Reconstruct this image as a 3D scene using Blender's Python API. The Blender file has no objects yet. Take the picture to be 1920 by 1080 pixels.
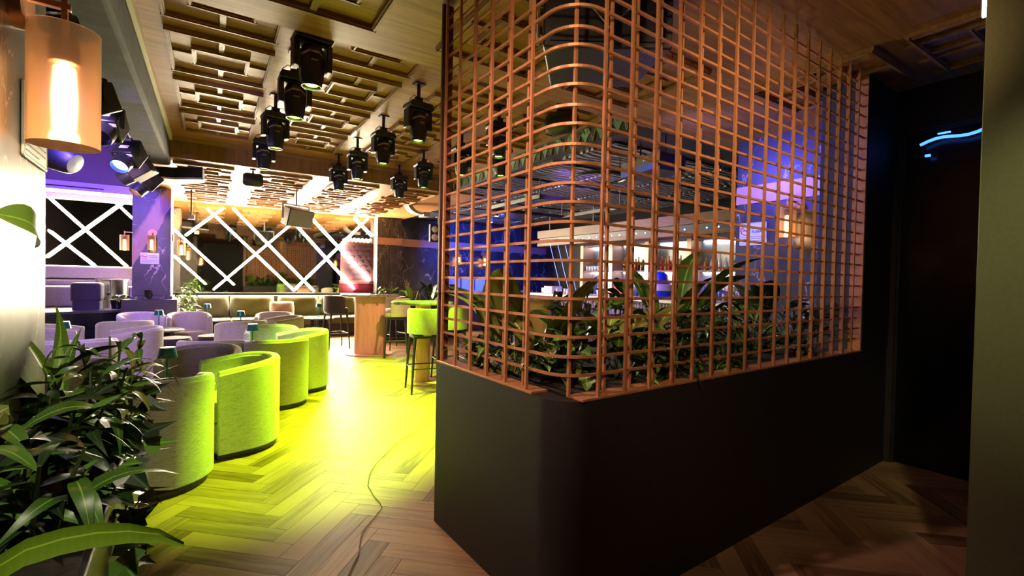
import bpy, bmesh, math, random
from mathutils import Vector, Matrix
random.seed(7)
R = math.radians
S = bpy.context.scene
COL = S.collection

# ------------------------------------------------------------------ camera, world, exposure, large lights
cam = bpy.data.cameras.new('camera'); cam.sensor_width = 36; cam.lens = 16.493
cam.clip_start = 0.02
camo = bpy.data.objects.new('camera', cam); COL.objects.link(camo)
FW = Vector((0.57520, 0.81783, -0.01722)); RT = Vector((0.81798, -0.57489, 0.02025)); UP = Vector((-0.00666, 0.02573, 0.99965))
camo.matrix_world = Matrix(((RT.x, UP.x, -FW.x, 0), (RT.y, UP.y, -FW.y, 0), (RT.z, UP.z, -FW.z, 1.4), (0, 0, 0, 1)))
S.camera = camo
w = bpy.data.worlds.new('world'); S.world = w; w.use_nodes = True
w.node_tree.nodes['Background'].inputs[0].default_value = (0.5, 0.45, 0.6, 1)
w.node_tree.nodes['Background'].inputs[1].default_value = 0.004
S.view_settings.view_transform = 'Standard'; S.view_settings.look = 'None'
S.view_settings.exposure = 1.0; S.view_settings.gamma = 1.0
S.view_settings.use_curve_mapping = False
try:
    S.cycles.use_denoising = True; S.cycles.max_bounces = 5; S.cycles.diffuse_bounces = 3; S.cycles.glossy_bounces = 3; S.cycles.use_adaptive_sampling = True; S.cycles.adaptive_threshold = 0.04
    S.cycles.transmission_bounces = 5; S.cycles.transparent_max_bounces = 6; S.cycles.sample_clamp_indirect = 4.0
    S.cycles.caustics_reflective = False; S.cycles.caustics_refractive = False
except Exception: pass

def spot(name, loc, target, power, color, angle, blend=0.5, radius=0.05):
    l = bpy.data.lights.new(name, 'SPOT'); l.energy = power; l.color = color; l.spot_size = R(angle); l.spot_blend = blend
    l.shadow_soft_size = radius
    o = bpy.data.objects.new(name, l); COL.objects.link(o); o.location = loc
    d = Vector(target) - Vector(loc); o.rotation_euler = d.to_track_quat('-Z', 'Y').to_euler()
    return o
def point(name, loc, power, color, radius=0.05):
    l = bpy.data.lights.new(name, 'POINT'); l.energy = power; l.color = color; l.shadow_soft_size = radius
    o = bpy.data.objects.new(name, l); COL.objects.link(o); o.location = loc
    return o
AM = R(2.5)                                   # the club hall is turned 2.5 degrees against the entrance screen
def RM(x, y, z=0.0):
    return Vector((x*math.cos(AM)+y*math.sin(AM), -x*math.sin(AM)+y*math.cos(AM), z))
WARM = (1.0, 0.62, 0.32); BLUE = (0.06, 0.09, 1.0); VIOLET = (0.45, 0.12, 1.0); LIME = (0.50, 1.0, 0.01)
# added unseen fill spots lighting the lattice, olive wall and near planter
spot('entrance_fill_a', (-0.15, 0.1, 2.9), (1.5, 1.4, 1.9), 80, (1.0, 0.66, 0.42), 60, 0.8, 0.03)
spot('entrance_fill_b', (1.9, -0.6, 2.9), (2.5, 1.35, 2.2), 115, (1.0, 0.64, 0.34), 46, 0.9, 0.03)
spot('entrance_fill_c', (0.9, -0.2, 2.9), (2.9, 0.2, 1.4), 60, (1.0, 0.97, 0.5), 34, 0.9, 0.05)
spot('entrance_fill_d', (-0.1, 0.55, 2.9), (-0.15, 1.7, 1.0), 46, (1.0, 0.92, 0.6), 62, 0.8, 0.03)
spot('entrance_fill_e', (-0.15, 1.75, 2.9), (1.2, 1.95, 1.35), 80, (1.0, 0.60, 0.55), 70, 0.8, 0.03)
spot('table_fill', (3.15, 5.2, 2.7), (2.85, 8.3, 0.7), 240, (1.0, 0.45, 0.32), 26, 0.8, 0.04)  # added warm spot tinting the peach high table, no fixture of its own
# stage floods, left
spot('stage_flood_blue', RM(-1.2, 7.0, 3.2), RM(-1.9, 11.5, 1.3), 420, (0.1, 0.06, 1.0), 66, 0.8, 0.08)
spot('stage_flood_high', RM(-1.2, 7.4, 3.0), RM(-3.2, 11.9, 3.7), 300, (0.2, 0.01, 1.0), 62, 0.8, 0.08)
spot('stage_flood_violet', RM(-1.3, 4.2, 3.2), RM(-0.6, 8.2, 0.4), 330, (0.62, 0.40, 1.0), 75, 0.8, 0.08)
spot('stage_flood_front', RM(-1.3, 5.2, 3.0), RM(-0.7, 11.0, 1.4), 210, (1.0, 0.5, 0.75), 34, 0.8, 0.08)
spot('beam_wash', RM(-1.6, 4.5, 2.0), RM(-0.6, 6.0, 3.0), 60, (0.42, 0.28, 1.0), 90, 0.9, 0.1)
# blue floods over the bar
spot('bar_flood_blue_a', (6.2, 9.0, 2.9), (7.6, 12.5, 1.6), 550, (0.03, 0.08, 1.0), 80, 0.8, 0.08)
spot('bar_flood_blue_b', (3.5, 3.0, 2.8), (5.0, 2.0, 1.8), 120, (0.12, 0.1, 1.0), 110, 0.8, 0.1)
spot('bar_flood_violet', (4.2, 5.0, 2.85), (6.8, 6.2, 2.2), 240, (0.42, 0.16, 1.0), 80, 0.8, 0.08)
spot('planter_flood_violet', (3.5, 2.7, 1.3), (3.2, 2.4, 2.95), 6, (0.7, 0.35, 1.0), 120, 0.9, 0.1)

# ------------------------------------------------------------------ materials
def newmat(name):
    m = bpy.data.materials.new(name); m.use_nodes = True
    nt = m.node_tree; b = nt.nodes['Principled BSDF']
    return m, nt, b
def N(nt, typ, **kw):
    n = nt.nodes.new(typ)
    for k, v in kw.items():
        if k.startswith('i_'):
            n.inputs[k[2:].replace('_', ' ')].default_value = v
        else: setattr(n, k, v)
    return n
def ramp(nt, fac, stops):
    r = N(nt, 'ShaderNodeValToRGB'); e = r.color_ramp.elements
    while len(e) < len(stops): e.new(0.5)
    for el, (p, c) in zip(e, stops): el.position = p; el.color = (*c, 1) if len(c) == 3 else c
    nt.links.new(fac, r.inputs[0]); return r.outputs[0]
def plain(name, col, rough=0.5, metal=0.0, noise=0.0, scale=20, bump=0.0, coat=0.0, spec=None):
    m, nt, b = newmat(name)
    b.inputs['Roughness'].default_value = rough; b.inputs['Metallic'].default_value = metal
    if coat: b.inputs['Coat Weight'].default_value = coat
    if spec is not None: b.inputs['Specular IOR Level'].default_value = spec
    tc = N(nt, 'ShaderNodeTexCoord'); nz = N(nt, 'ShaderNodeTexNoise', i_Scale=scale, i_Detail=4.0)
    nt.links.new(tc.outputs['Object'], nz.inputs['Vector'])
    k = max(noise, 0.03)
    c = ramp(nt, nz.outputs[0], [(0.25, tuple(v*(1-k) for v in col)), (0.75, tuple(min(1, v*(1+k)) for v in col))])
    nt.links.new(c, b.inputs['Base Color'])
    if bump:
        bp = N(nt, 'ShaderNodeBump', i_Strength=bump, i_Distance=0.01); nt.links.new(nz.outputs[0], bp.inputs['Height'])
        nt.links.new(bp.outputs[0], b.inputs['Normal'])
    return m
def emit(name, col, strength, base=(0.8, 0.8, 0.8)):
    m, nt, b = newmat(name)
    b.inputs['Base Color'].default_value = (*base, 1); b.inputs['Emission Color'].default_value = (*col, 1)
    b.inputs['Emission Strength'].default_value = strength
    return m
def wood(name, dark, light, axis='X', scale=3.0, rough=0.45, uv=False):
    m, nt, b = newmat(name); b.inputs['Roughness'].default_value = rough; b.inputs['Specular IOR Level'].default_value = 0.3
    tc = N(nt, 'ShaderNodeTexCoord'); mp = N(nt, 'ShaderNodeMapping')
    sc = {'X': (0.25, 4, 4), 'Y': (4, 0.25, 4), 'Z': (4, 4, 0.25)}[axis]
    mp.inputs['Scale'].default_value = tuple(s*scale for s in sc)
    nt.links.new(tc.outputs['UV' if uv else 'Object'], mp.inputs[0])
    nz = N(nt, 'ShaderNodeTexNoise', i_Scale=2.0, i_Detail=8.0, i_Distortion=1.6); nt.links.new(mp.outputs[0], nz.inputs['Vector'])
    n2 = N(nt, 'ShaderNodeTexNoise', i_Scale=14.0, i_Detail=3.0); nt.links.new(mp.outputs[0], n2.inputs['Vector'])
    mx = N(nt, 'ShaderNodeMath', operation='MULTIPLY_ADD'); nt.links.new(n2.outputs[0], mx.inputs[0]); mx.inputs[1].default_value = 0.45
    nt.links.new(nz.outputs[0], mx.inputs[2])
    fac = mx.outputs[0]
    if uv:
        oi = N(nt, 'ShaderNodeObjectInfo'); ge = N(nt, 'ShaderNodeNewGeometry')
        ad = N(nt, 'ShaderNodeMath', operation='ADD'); nt.links.new(oi.outputs['Random'], ad.inputs[0]); nt.links.new(ge.outputs['Random Per Island'], ad.inputs[1])
        fr = N(nt, 'ShaderNodeMath', operation='FRACT'); nt.links.new(ad.outputs[0], fr.inputs[0])
        m2 = N(nt, 'ShaderNodeMath', operation='MULTIPLY_ADD'); nt.links.new(fr.outputs[0], m2.inputs[0]); m2.inputs[1].default_value = 0.55; m2.inputs[2].default_value = -0.27
        a2 = N(nt, 'ShaderNodeMath', operation='ADD'); nt.links.new(m2.outputs[0], a2.inputs[0]); nt.links.new(fac, a2.inputs[1]); fac = a2.outputs[0]
        ofs = N(nt, 'ShaderNodeCombineXYZ'); nt.links.new(fr.outputs[0], ofs.inputs[0]); nt.links.new(fr.outputs[0], ofs.inputs[1])
        ml = N(nt, 'ShaderNodeVectorMath', operation='SCALE'); nt.links.new(ofs.outputs[0], ml.inputs[0]); ml.inputs['Scale'].default_value = 37.0
        nt.links.new(ml.outputs[0], mp.inputs['Location'])
    c = ramp(nt, fac, [(0.35, dark), (0.62, tuple((a+b_)/2 for a, b_ in zip(dark, light))), (0.9, light)])
    nt.links.new(c, b.inputs['Base Color'])
    bp = N(nt, 'ShaderNodeBump', i_Strength=0.15, i_Distance=0.004); nt.links.new(fac, bp.inputs['Height']); nt.links.new(bp.outputs[0], b.inputs['Normal'])
    return m
def marble(name, base, vein, scale=1.2, band=None, rough=0.18):
    m, nt, b = newmat(name); b.inputs['Roughness'].default_value = rough
    tc = N(nt, 'ShaderNodeTexCoord'); mp = N(nt, 'ShaderNodeMapping'); mp.inputs['Rotation'].default_value = (0.3, 0.5, 0.4)
    mp.inputs['Scale'].default_value = (1, 1, 0.55)
    nt.links.new(tc.outputs['Object'], mp.inputs[0])
    nz = N(nt, 'ShaderNodeTexNoise', i_Scale=2.5*scale, i_Detail=5.0); nt.links.new(mp.outputs[0], nz.inputs['Vector'])
    av = N(nt, 'ShaderNodeVectorMath', operation='MULTIPLY_ADD'); nt.links.new(nz.outputs[1], av.inputs[0]); av.inputs[1].default_value = (0.55,)*3; nt.links.new(mp.outputs[0], av.inputs[2])
    vo = N(nt, 'ShaderNodeTexVoronoi', feature='DISTANCE_TO_EDGE', i_Scale=1.9*scale); nt.links.new(av.outputs[0], vo.inputs['Vector'])
    n2 = N(nt, 'ShaderNodeTexNoise', i_Scale=1.7*scale, i_Detail=2.0); nt.links.new(mp.outputs[0], n2.inputs['Vector'])
    mask = ramp(nt, n2.outputs[0], [(0.47, (0, 0, 0)), (0.62, (1, 1, 1))])
    v1 = ramp(nt, vo.outputs[0], [(0.0, (1, 1, 1)), (0.012, (0.25, 0.25, 0.25)), (0.035, (0, 0, 0))])
    mu = N(nt, 'ShaderNodeMixRGB', blend_type='MULTIPLY'); mu.inputs[0].default_value = 1; nt.links.new(mask, mu.inputs[1]); nt.links.new(v1, mu.inputs[2])
    cl = ramp(nt, nz.outputs[0], [(0.3, tuple(v*0.5 for v in base)), (0.7, tuple(v*1.6 for v in base))])
    if band:
        sx = N(nt, 'ShaderNodeSeparateXYZ'); nt.links.new(tc.outputs['Object'], sx.inputs[0])
        # slanting brown vein: z - 2.6*x + wobble
        k = N(nt, 'ShaderNodeMath', operation='MULTIPLY_ADD'); nt.links.new(sx.outputs[0], k.inputs[0]); k.inputs[1].default_value = -band[0]; nt.links.new(sx.outputs[2], k.inputs[2])
        wv = N(nt, 'ShaderNodeMath', operation='MULTIPLY_ADD'); nt.links.new(nz.outputs[0], wv.inputs[0]); wv.inputs[1].default_value = 0.35; nt.links.new(k.outputs[0], wv.inputs[2])
        mr = N(nt, 'ShaderNodeMapRange'); nt.links.new(wv.outputs[0], mr.inputs[0]); mr.inputs[1].default_value = band[1]; mr.inputs[2].default_value = band[2]
        bm_ = ramp(nt, mr.outputs[0], [(0.0, (0, 0, 0)), (0.04, (1, 1, 1)), (0.75, (1, 1, 1)), (0.98, (0, 0, 0))])
        mb = N(nt, 'ShaderNodeMixRGB'); nt.links.new(bm_, mb.inputs[0]); nt.links.new(cl, mb.inputs[1]); mb.inputs[2].default_value = (0.36, 0.20, 0.15, 1); cl = mb.outputs[0]
    mx = N(nt, 'ShaderNodeMixRGB'); nt.links.new(mu.outputs[0], mx.inputs[0]); nt.links.new(cl, mx.inputs[1]); mx.inputs[2].default_value = (*vein, 1)
    nt.links.new(mx.outputs[0], b.inputs['Base Color'])
    return m
def fabric(name, col, scale=180, rough=0.9, bump=0.35):
    m, nt, b = newmat(name); b.inputs['Roughness'].default_value = rough; b.inputs['Specular IOR Level'].default_value = 0.2
    b.inputs['Sheen Weight'].default_value = 0.3; b.inputs['Sheen Roughness'].default_value = 0.5
    tc = N(nt, 'ShaderNodeTexCoord'); mp = N(nt, 'ShaderNodeMapping'); mp.inputs['Scale'].default_value = (0.25, 0.25, 2.2)
    nt.links.new(tc.outputs['Object'], mp.inputs[0])
    nz = N(nt, 'ShaderNodeTexNoise', i_Scale=scale*0.6, i_Detail=3.0); nt.links.new(mp.outputs[0], nz.inputs['Vector'])
    n2 = N(nt, 'ShaderNodeTexNoise', i_Scale=scale*2, i_Detail=1.0); nt.links.new(tc.outputs['Object'], n2.inputs['Vector'])
    ad = N(nt, 'ShaderNodeMath', operation='ADD'); nt.links.new(nz.outputs[0], ad.inputs[0]); nt.links.new(n2.outputs[0], ad.inputs[1])
    c = ramp(nt, ad.outputs[0], [(0.0, tuple(v*0.55 for v in col)), (1.0, col)]); c.node.color_ramp.elements[0].position = 0.75; c.node.color_ramp.elements[1].position = 1.2 if False else 1.0
    nt.links.new(c, b.inputs['Base Color'])
    bp = N(nt, 'ShaderNodeBump', i_Strength=bump, i_Distance=0.003); nt.links.new(ad.outputs[0], bp.inputs['Height']); nt.links.new(bp.outputs[0], b.inputs['Normal'])
    return m
def leafmat(name, dark, light, rough=0.38):
    m, nt, b = newmat(name); b.inputs['Roughness'].default_value = rough
    tc = N(nt, 'ShaderNodeTexCoord'); oi = N(nt, 'ShaderNodeObjectInfo')
    sp = N(nt, 'ShaderNodeSeparateXYZ'); nt.links.new(tc.outputs['UV'], sp.inputs[0])
    wv = N(nt, 'ShaderNodeTexWave', i_Scale=9.0, i_Distortion=1.0); nt.links.new(tc.outputs['UV'], wv.inputs['Vector'])
    nz = N(nt, 'ShaderNodeTexNoise', i_Scale=6.0, i_Detail=2.0); nt.links.new(tc.outputs['Object'], nz.inputs['Vector'])
    a = N(nt, 'ShaderNodeMath', operation='MULTIPLY_ADD'); nt.links.new(oi.outputs['Random'], a.inputs[0]); a.inputs[1].default_value = 0.7; 
    k = N(nt, 'ShaderNodeMath', operation='MULTIPLY'); nt.links.new(nz.outputs[0], k.inputs[0]); k.inputs[1].default_value = 0.35; nt.links.new(k.outputs[0], a.inputs[2])
    k2 = N(nt, 'ShaderNodeMath', operation='MULTIPLY_ADD'); nt.links.new(wv.outputs[1], k2.inputs[0]); k2.inputs[1].default_value = 0.12; nt.links.new(a.outputs[0], k2.inputs[2])
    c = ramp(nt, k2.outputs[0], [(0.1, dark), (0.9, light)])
    mid = N(nt, 'ShaderNodeMath', operation='SUBTRACT'); nt.links.new(sp.outputs[1], mid.inputs[0]); mid.inputs[1].default_value = 0.5
    ab = N(nt, 'ShaderNodeMath', operation='ABSOLUTE'); nt.links.new(mid.outputs[0], ab.inputs[0])
    mr = N(nt, 'ShaderNodeMath', operation='LESS_THAN'); nt.links.new(ab.outputs[0], mr.inputs[0]); mr.inputs[1].default_value = 0.035
    mx = N(nt, 'ShaderNodeMixRGB'); nt.links.new(mr.outputs[0], mx.inputs[0]); nt.links.new(c, mx.inputs[1]); mx.inputs[2].default_value = (*(min(1, v*1.7+0.02) for v in light), 1)
    nt.links.new(mx.outputs[0], b.inputs['Base Color'])
    return m

M = {}
M['floor'] = wood('oak_herringbone', (0.10, 0.052, 0.022), (0.34, 0.2, 0.10), 'X', 1.6, 0.5, uv=True)
M['subfloor'] = plain('subfloor_dark', (0.02, 0.014, 0.01), 0.9)
M['ceil'] = wood('ceiling_veneer', (0.17, 0.065, 0.016), (0.42, 0.20, 0.062), 'X', 1.3, 0.42)
M['mould'] = wood('ceiling_moulding', (0.17, 0.075, 0.028), (0.36, 0.19, 0.08), 'X', 2.0, 0.35)
M['ceilbeam'] = wood('beam_veneer', (0.15, 0.06, 0.024), (0.30, 0.14, 0.06), 'Z', 1.6, 0.4)
M['copper'] = plain('copper_paint', (0.54, 0.24, 0.105), 0.42, 0.3, 0.15, 30, 0.05)
M['copperdark'] = plain('copper_brown_plank', (0.10, 0.035, 0.018), 0.45, 0.2, 0.2, 20)
M['blackpaint'] = plain('charcoal_wall_paint', (0.020, 0.016, 0.0145), 0.6, 0, 0.15, 40, 0.03)
M['black'] = plain('matte_black', (0.012, 0.012, 0.013), 0.45, 0, 0.2, 30)
M['blackgloss'] = plain('gloss_black', (0.006, 0.006, 0.008), 0.22, 0, 0.1, 10, spec=0.3)
M['headblack'] = plain('fixture_black_plastic', (0.016, 0.017, 0.022), 0.35, 0, 0.1, 40)
M['silver'] = plain('fixture_silver', (0.42, 0.42, 0.40), 0.4, 0.6)
M['chrome'] = plain('polished_steel', (0.7, 0.68, 0.66), 0.14, 1.0)
M['cable'] = plain('black_cable', (0.01, 0.01, 0.012), 0.5)
M['white'] = plain('white_paint', (0.75, 0.73, 0.68), 0.6)
M['cream'] = plain('cream_trim', (0.72, 0.62, 0.46), 0.45)
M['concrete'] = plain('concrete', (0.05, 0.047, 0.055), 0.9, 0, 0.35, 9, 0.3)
M['stagewall'] = plain('dark_plaster', (0.20, 0.17, 0.22), 0.8)
M['olive'] = plain('olive_wall', (0.12, 0.12, 0.055), 0.75, 0, 0.08, 60, 0.05)
M['mirror'] = plain('smoked_mirror', (0.36, 0.33, 0.27), 0.03, 1.0, 0.02)
M['tube'] = emit('led_tube_glow', (1.0, 0.85, 0.58), 260)
M['chair'] = fabric('grey_weave', (0.46, 0.43, 0.40))
M['velvet'] = fabric('olive_velvet', (0.10, 0.105, 0.032), 90, 0.8, 0.2)
M['velvetdark'] = fabric('dark_grey_velvet', (0.035, 0.03, 0.04), 90, 0.8, 0.2)
M['brownpillow'] = fabric('brown_pillow_fabric', (0.20, 0.13, 0.085), 120)
M['boothfab'] = fabric('mauve_booth_fabric', (0.42, 0.36, 0.38), 120)
M['suede'] = fabric('grey_green_suede', (0.42, 0.40, 0.30), 150)
M['marbleblk'] = marble('black_marble', (0.034, 0.031, 0.036), (0.75, 0.70, 0.66), 1.5, rough=0.38)
M['marblecol'] = marble('black_marble_brown_vein', (0.030, 0.026, 0.034), (0.72, 0.62, 0.55), 1.6, rough=0.42, band=(1.9, 3.95, 4.5))
M['marblenear'] = marble('grey_brown_marble', (0.075, 0.06, 0.046), (0.8, 0.7, 0.56), 2.4, rough=0.3)
M['marbletop'] = marble('table_marble', (0.22, 0.20, 0.19), (0.8, 0.78, 0.75), 6.0, rough=0.15)
M['pink'] = plain('pink_copper_band', (0.55, 0.30, 0.22), 0.4, 0.3)
M['peach'] = wood('peach_laminate', (0.55, 0.29, 0.18), (0.70, 0.42, 0.27), 'Z', 2.5, 0.4)
M['baroak'] = wood('bar_wood', (0.075, 0.035, 0.025), (0.15, 0.08, 0.06), 'Y', 2.0, 0.45)
M['teal'] = plain('teal_lamp_metal', (0.015, 0.14, 0.11), 0.3, 0.5)
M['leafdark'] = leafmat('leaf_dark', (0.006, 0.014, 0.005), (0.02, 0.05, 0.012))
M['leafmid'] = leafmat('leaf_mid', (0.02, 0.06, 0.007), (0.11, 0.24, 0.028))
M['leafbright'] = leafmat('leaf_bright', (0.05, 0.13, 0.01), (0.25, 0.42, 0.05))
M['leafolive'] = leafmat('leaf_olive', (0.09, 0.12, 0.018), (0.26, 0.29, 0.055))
M['stem'] = plain('stem_green', (0.06, 0.09, 0.025), 0.6)
M['soil'] = plain('soil', (0.018, 0.012, 0.008), 0.95, 0, 0.5, 30, 0.6)
M['smoke_glass'] = None
m, nt, b = newmat('amber_glass'); b.inputs['Base Color'].default_value = (0.86, 0.60, 0.40, 1); b.inputs['Transmission Weight'].default_value = 0.93
b.inputs['Roughness'].default_value = 0.32; b.inputs['IOR'].default_value = 1.15; b.inputs['Emission Color'].default_value = (1, 0.45, 0.14, 1); b.inputs['Emission Strength'].default_value = 0.02
M['amber'] = m
M['bulb'] = emit('warm_bulb', (1.0, 0.66, 0.32), 60)
M['lens'] = emit('lime_lens', (0.55, 1.0, 0.05), 9)
M['lensblue'] = emit('blue_lens', (0.1, 0.25, 1.0), 7)
M['lensorange'] = emit('orange_lens', (1.0, 0.38, 0.2), 9)
M['glowblue'] = emit('blue_glow', (0.05, 0.22, 1.0), 1.6)  # glow of the door reflection and the thin light beams
M['ledcool'] = emit('cool_shelf_led', (0.7, 0.8, 1.0), 9)
M['ledwarm'] = emit('warm_led_strip', (1.0, 0.85, 0.6), 16)
M['red'] = plain('sign_red', (0.6, 0.02, 0.05), 0.5)
M['redseat'] = fabric('crimson_fabric', (0.25, 0.004, 0.03), 100)
M['ink'] = plain('sign_ink', (0.03, 0.03, 0.035), 0.6)
M['signwhite'] = plain('sign_white', (0.8, 0.79, 0.76), 0.4)
M['magenta'] = plain('magenta_tape', (0.8, 0.05, 0.55), 0.5)
M['blue_pl_light'] = plain('blue_plastic_and_light', (0.01, 0.06, 0.7), 0.35)
M['greypl'] = plain('grey_speaker_grille', (0.30, 0.30, 0.28), 0.6, 0, 0.2, 200)
M['frieze_bg'] = plain('frieze_black', (0.02, 0.018, 0.016), 0.5)
M['frieze_fan'] = plain('frieze_green', (0.16, 0.32, 0.2), 0.45)
M['frieze_line'] = plain('frieze_ivory', (0.8, 0.78, 0.68), 0.45)
m, nt, b = newmat('embossed_silver'); b.inputs['Metallic'].default_value = 0.85; b.inputs['Roughness'].default_value = 0.28; b.inputs['Base Color'].default_value = (0.5, 0.5, 0.5, 1)
tc = N(nt, 'ShaderNodeTexCoord'); wv = N(nt, 'ShaderNodeTexWave', wave_type='RINGS', i_Scale=3.0, i_Distortion=6.0, i_Detail=1.0); nt.links.new(tc.outputs['Object'], wv.inputs['Vector'])
bp = N(nt, 'ShaderNodeBump', i_Strength=0.9, i_Distance=0.05); nt.links.new(wv.outputs[1], bp.inputs['Height']); nt.links.new(bp.outputs[0], b.inputs['Normal'])
nt.links.new(ramp(nt, wv.outputs[1], [(0.2, (0.12, 0.12, 0.13)), (0.8, (0.6, 0.6, 0.6))]), b.inputs['Base Color'])
M['silverceil'] = m
M['glass'] = plain('bar_glass', (0.75, 0.8, 0.85), 0.1, 0.2)
for nm, c in (('bot_clear', (0.55, 0.6, 0.68)), ('bot_red', (0.45, 0.05, 0.04)), ('bot_amber', (0.4, 0.2, 0.05)), ('bot_blue', (0.05, 0.12, 0.5)), ('bot_dark', (0.03, 0.04, 0.03))):
    M[nm] = plain(nm, c, 0.12)

# ------------------------------------------------------------------ mesh helpers
class MB:
    def __init__(s): s.v = []; s.f = []
    def add(s, vs, fs):
        o = len(s.v); s.v += [tuple(v) for v in vs]; s.f += [tuple(i+o for i in f) for f in fs]; return s
    def box(s, x0, x1, y0, y1, z0, z1):
        return s.add([(x0,y0,z0),(x1,y0,z0),(x1,y1,z0),(x0,y1,z0),(x0,y0,z1),(x1,y0,z1),(x1,y1,z1),(x0,y1,z1)],
                     [(0,3,2,1),(4,5,6,7),(0,1,5,4),(1,2,6,5),(2,3,7,6),(3,0,4,7)])
    def prism(s, poly, z0, z1):
        n = len(poly); return s.add([(x,y,z0) for x,y in poly]+[(x,y,z1) for x,y in poly],
            [tuple(range(n-1,-1,-1)), tuple(range(n,2*n))]+[(i,(i+1)%n,n+(i+1)%n,n+i) for i in range(n)])
    def prism_y(s, poly, y0, y1):           # poly in x,z
        n = len(poly); return s.add([(x,y0,z) for x,z in poly]+[(x,y1,z) for x,z in poly],
            [tuple(range(n)), tuple(range(2*n-1,n-1,-1))]+[(i,n+i,n+(i+1)%n,(i+1)%n) for i in range(n)])
    def lathe(s, prof, n=24, c=(0,0,0), ax='z', close=False):
        vs = []; fs = []; m = len(prof)
        for i in range(n):
            a = 2*math.pi*i/n
            for r, z in prof:
                p = (r*math.cos(a), r*math.sin(a), z)
                if ax == 'x': p = (p[2], p[0], p[1])
                if ax == 'y': p = (p[0], p[2], p[1])
                vs.append((p[0]+c[0], p[1]+c[1], p[2]+c[2]))
        for i in range(n):
            j = (i+1) % n
            for k in range(m-1): fs.append((i*m+k, j*m+k, j*m+k+1, i*m+k+1))
        if prof[0][0] > 1e-6: fs.append(tuple(i*m for i in range(n-1,-1,-1)))
        if prof[-1][0] > 1e-6: fs.append(tuple(i*m+m-1 for i in range(n)))
        return s.add(vs, fs)
    def tube(s, path, r, n=6):
        path = [Vector(p) for p in path]; vs = []; fs = []
        for i, p in enumerate(path):
            d = (path[min(i+1,len(path)-1)]-path[max(i-1,0)]).normalized()
            a = d.cross(Vector((0,0,1)) if abs(d.z) < 0.9 else Vector((1,0,0))).normalized(); bb = d.cross(a)
            rr = r[i] if isinstance(r, (list, tuple)) else r
            for k in range(n):
                t = 2*math.pi*k/n; vs.append(p+a*rr*math.cos(t)+bb*rr*math.sin(t))
        for i in range(len(path)-1):
            for k in range(n): fs.append((i*n+k, i*n+(k+1)%n, (i+1)*n+(k+1)%n, (i+1)*n+k))
        fs.append(tuple(range(n-1,-1,-1))); fs.append(tuple((len(path)-1)*n+k for k in range(n)))
        return s.add(vs, fs)
    def mesh(s, name, mat, smooth=False):
        me = bpy.data.meshes.new(name); me.from_pydata(s.v, [], s.f); me.validate(); 
        bm = bmesh.new(); bm.from_mesh(me); bmesh.ops.recalc_face_normals(bm, faces=bm.faces); bm.to_mesh(me); bm.free()
        if mat: me.materials.append(mat)
        if smooth:
            for p in me.polygons: p.use_smooth = True
        return me
    def build(s, name, mat, parent=None, smooth=False, bevel=0, seg=2, loc=None, rz=0):
        return ob(name, s.mesh(name, mat, smooth), parent, bevel, seg, loc, rz, smooth)
def ob(name, me, parent=None, bevel=0, seg=2, loc=None, rz=0, smooth=False):
    o = bpy.data.objects.new(name, me); COL.objects.link(o)
    if parent: o.parent = parent
    if loc is not None: o.location = loc
    if rz: o.rotation_euler = (0, 0, rz)
    if bevel:
        b = o.modifiers.new('bevel', 'BEVEL'); b.width = bevel; b.segments = seg; b.limit_method = 'ANGLE'; b.angle_limit = R(35)
        if seg > 1:
            for p in me.polygons: p.use_smooth = True
            me.set_sharp_from_angle(angle=R(50))
    elif smooth: me.set_sharp_from_angle(angle=R(40))
    return o
def tag(o, label, cat, group=None):
    o['label'] = label; o['category'] = cat
    if group: o['group'] = group
    return o
def struct(o, label=None):
    o['kind'] = 'structure'
    if label: o['label'] = label
    return o
def thing(name, label, cat, loc=(0,0,0), rz=0, group=None):
    o = bpy.data.objects.new(name, None); COL.objects.link(o); o.location = loc; o.rotation_euler = (0,0,rz); o.empty_display_size = 0.1
    return tag(o, label, cat, group)
def dup(root, loc, rz, label=None, group=None):
    def cp(o, par):
        c = o.copy(); COL.objects.link(c)
        if par: c.parent = par
        for ch in o.children: cp(ch, c)
        return c
    r = cp(root, None); r.location = loc; r.rotation_euler = (0,0,rz)
    if label: r['label'] = label
    if group: r['group'] = group
    return r
def room(mb, name, mat, parent=None, **k):        # a mesh given in the hall's own axes
    o = mb.build(name, mat, parent, **k)
    if not parent: o.rotation_euler = (0,0,-AM)
    return o
def rplan(x0, x1, y0, y1, r, n=5):
    pts = []
    for cx, cy, a0 in ((x1-r,y1-r,0),(x0+r,y1-r,90),(x0+r,y0+r,180),(x1-r,y0+r,270)):
        for i in range(n+1):
            a = R(a0+90*i/n); pts.append((cx+r*math.cos(a), cy+r*math.sin(a)))
    return pts
_txt = {}
def text_mesh(body, size, mat, ext=0.0006):
    cu = bpy.data.curves.new('txt', 'FONT'); cu.body = body; cu.size = size; cu.extrude = ext; cu.align_x = 'CENTER'; cu.align_y = 'CENTER'; cu.resolution_u = 2
    o = bpy.data.objects.new('txt', cu); COL.objects.link(o)
    dg = bpy.context.evaluated_depsgraph_get(); me = bpy.data.meshes.new_from_object(o.evaluated_get(dg))
    bpy.data.objects.remove(o); me.materials.clear(); me.materials.append(mat); return me

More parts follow.
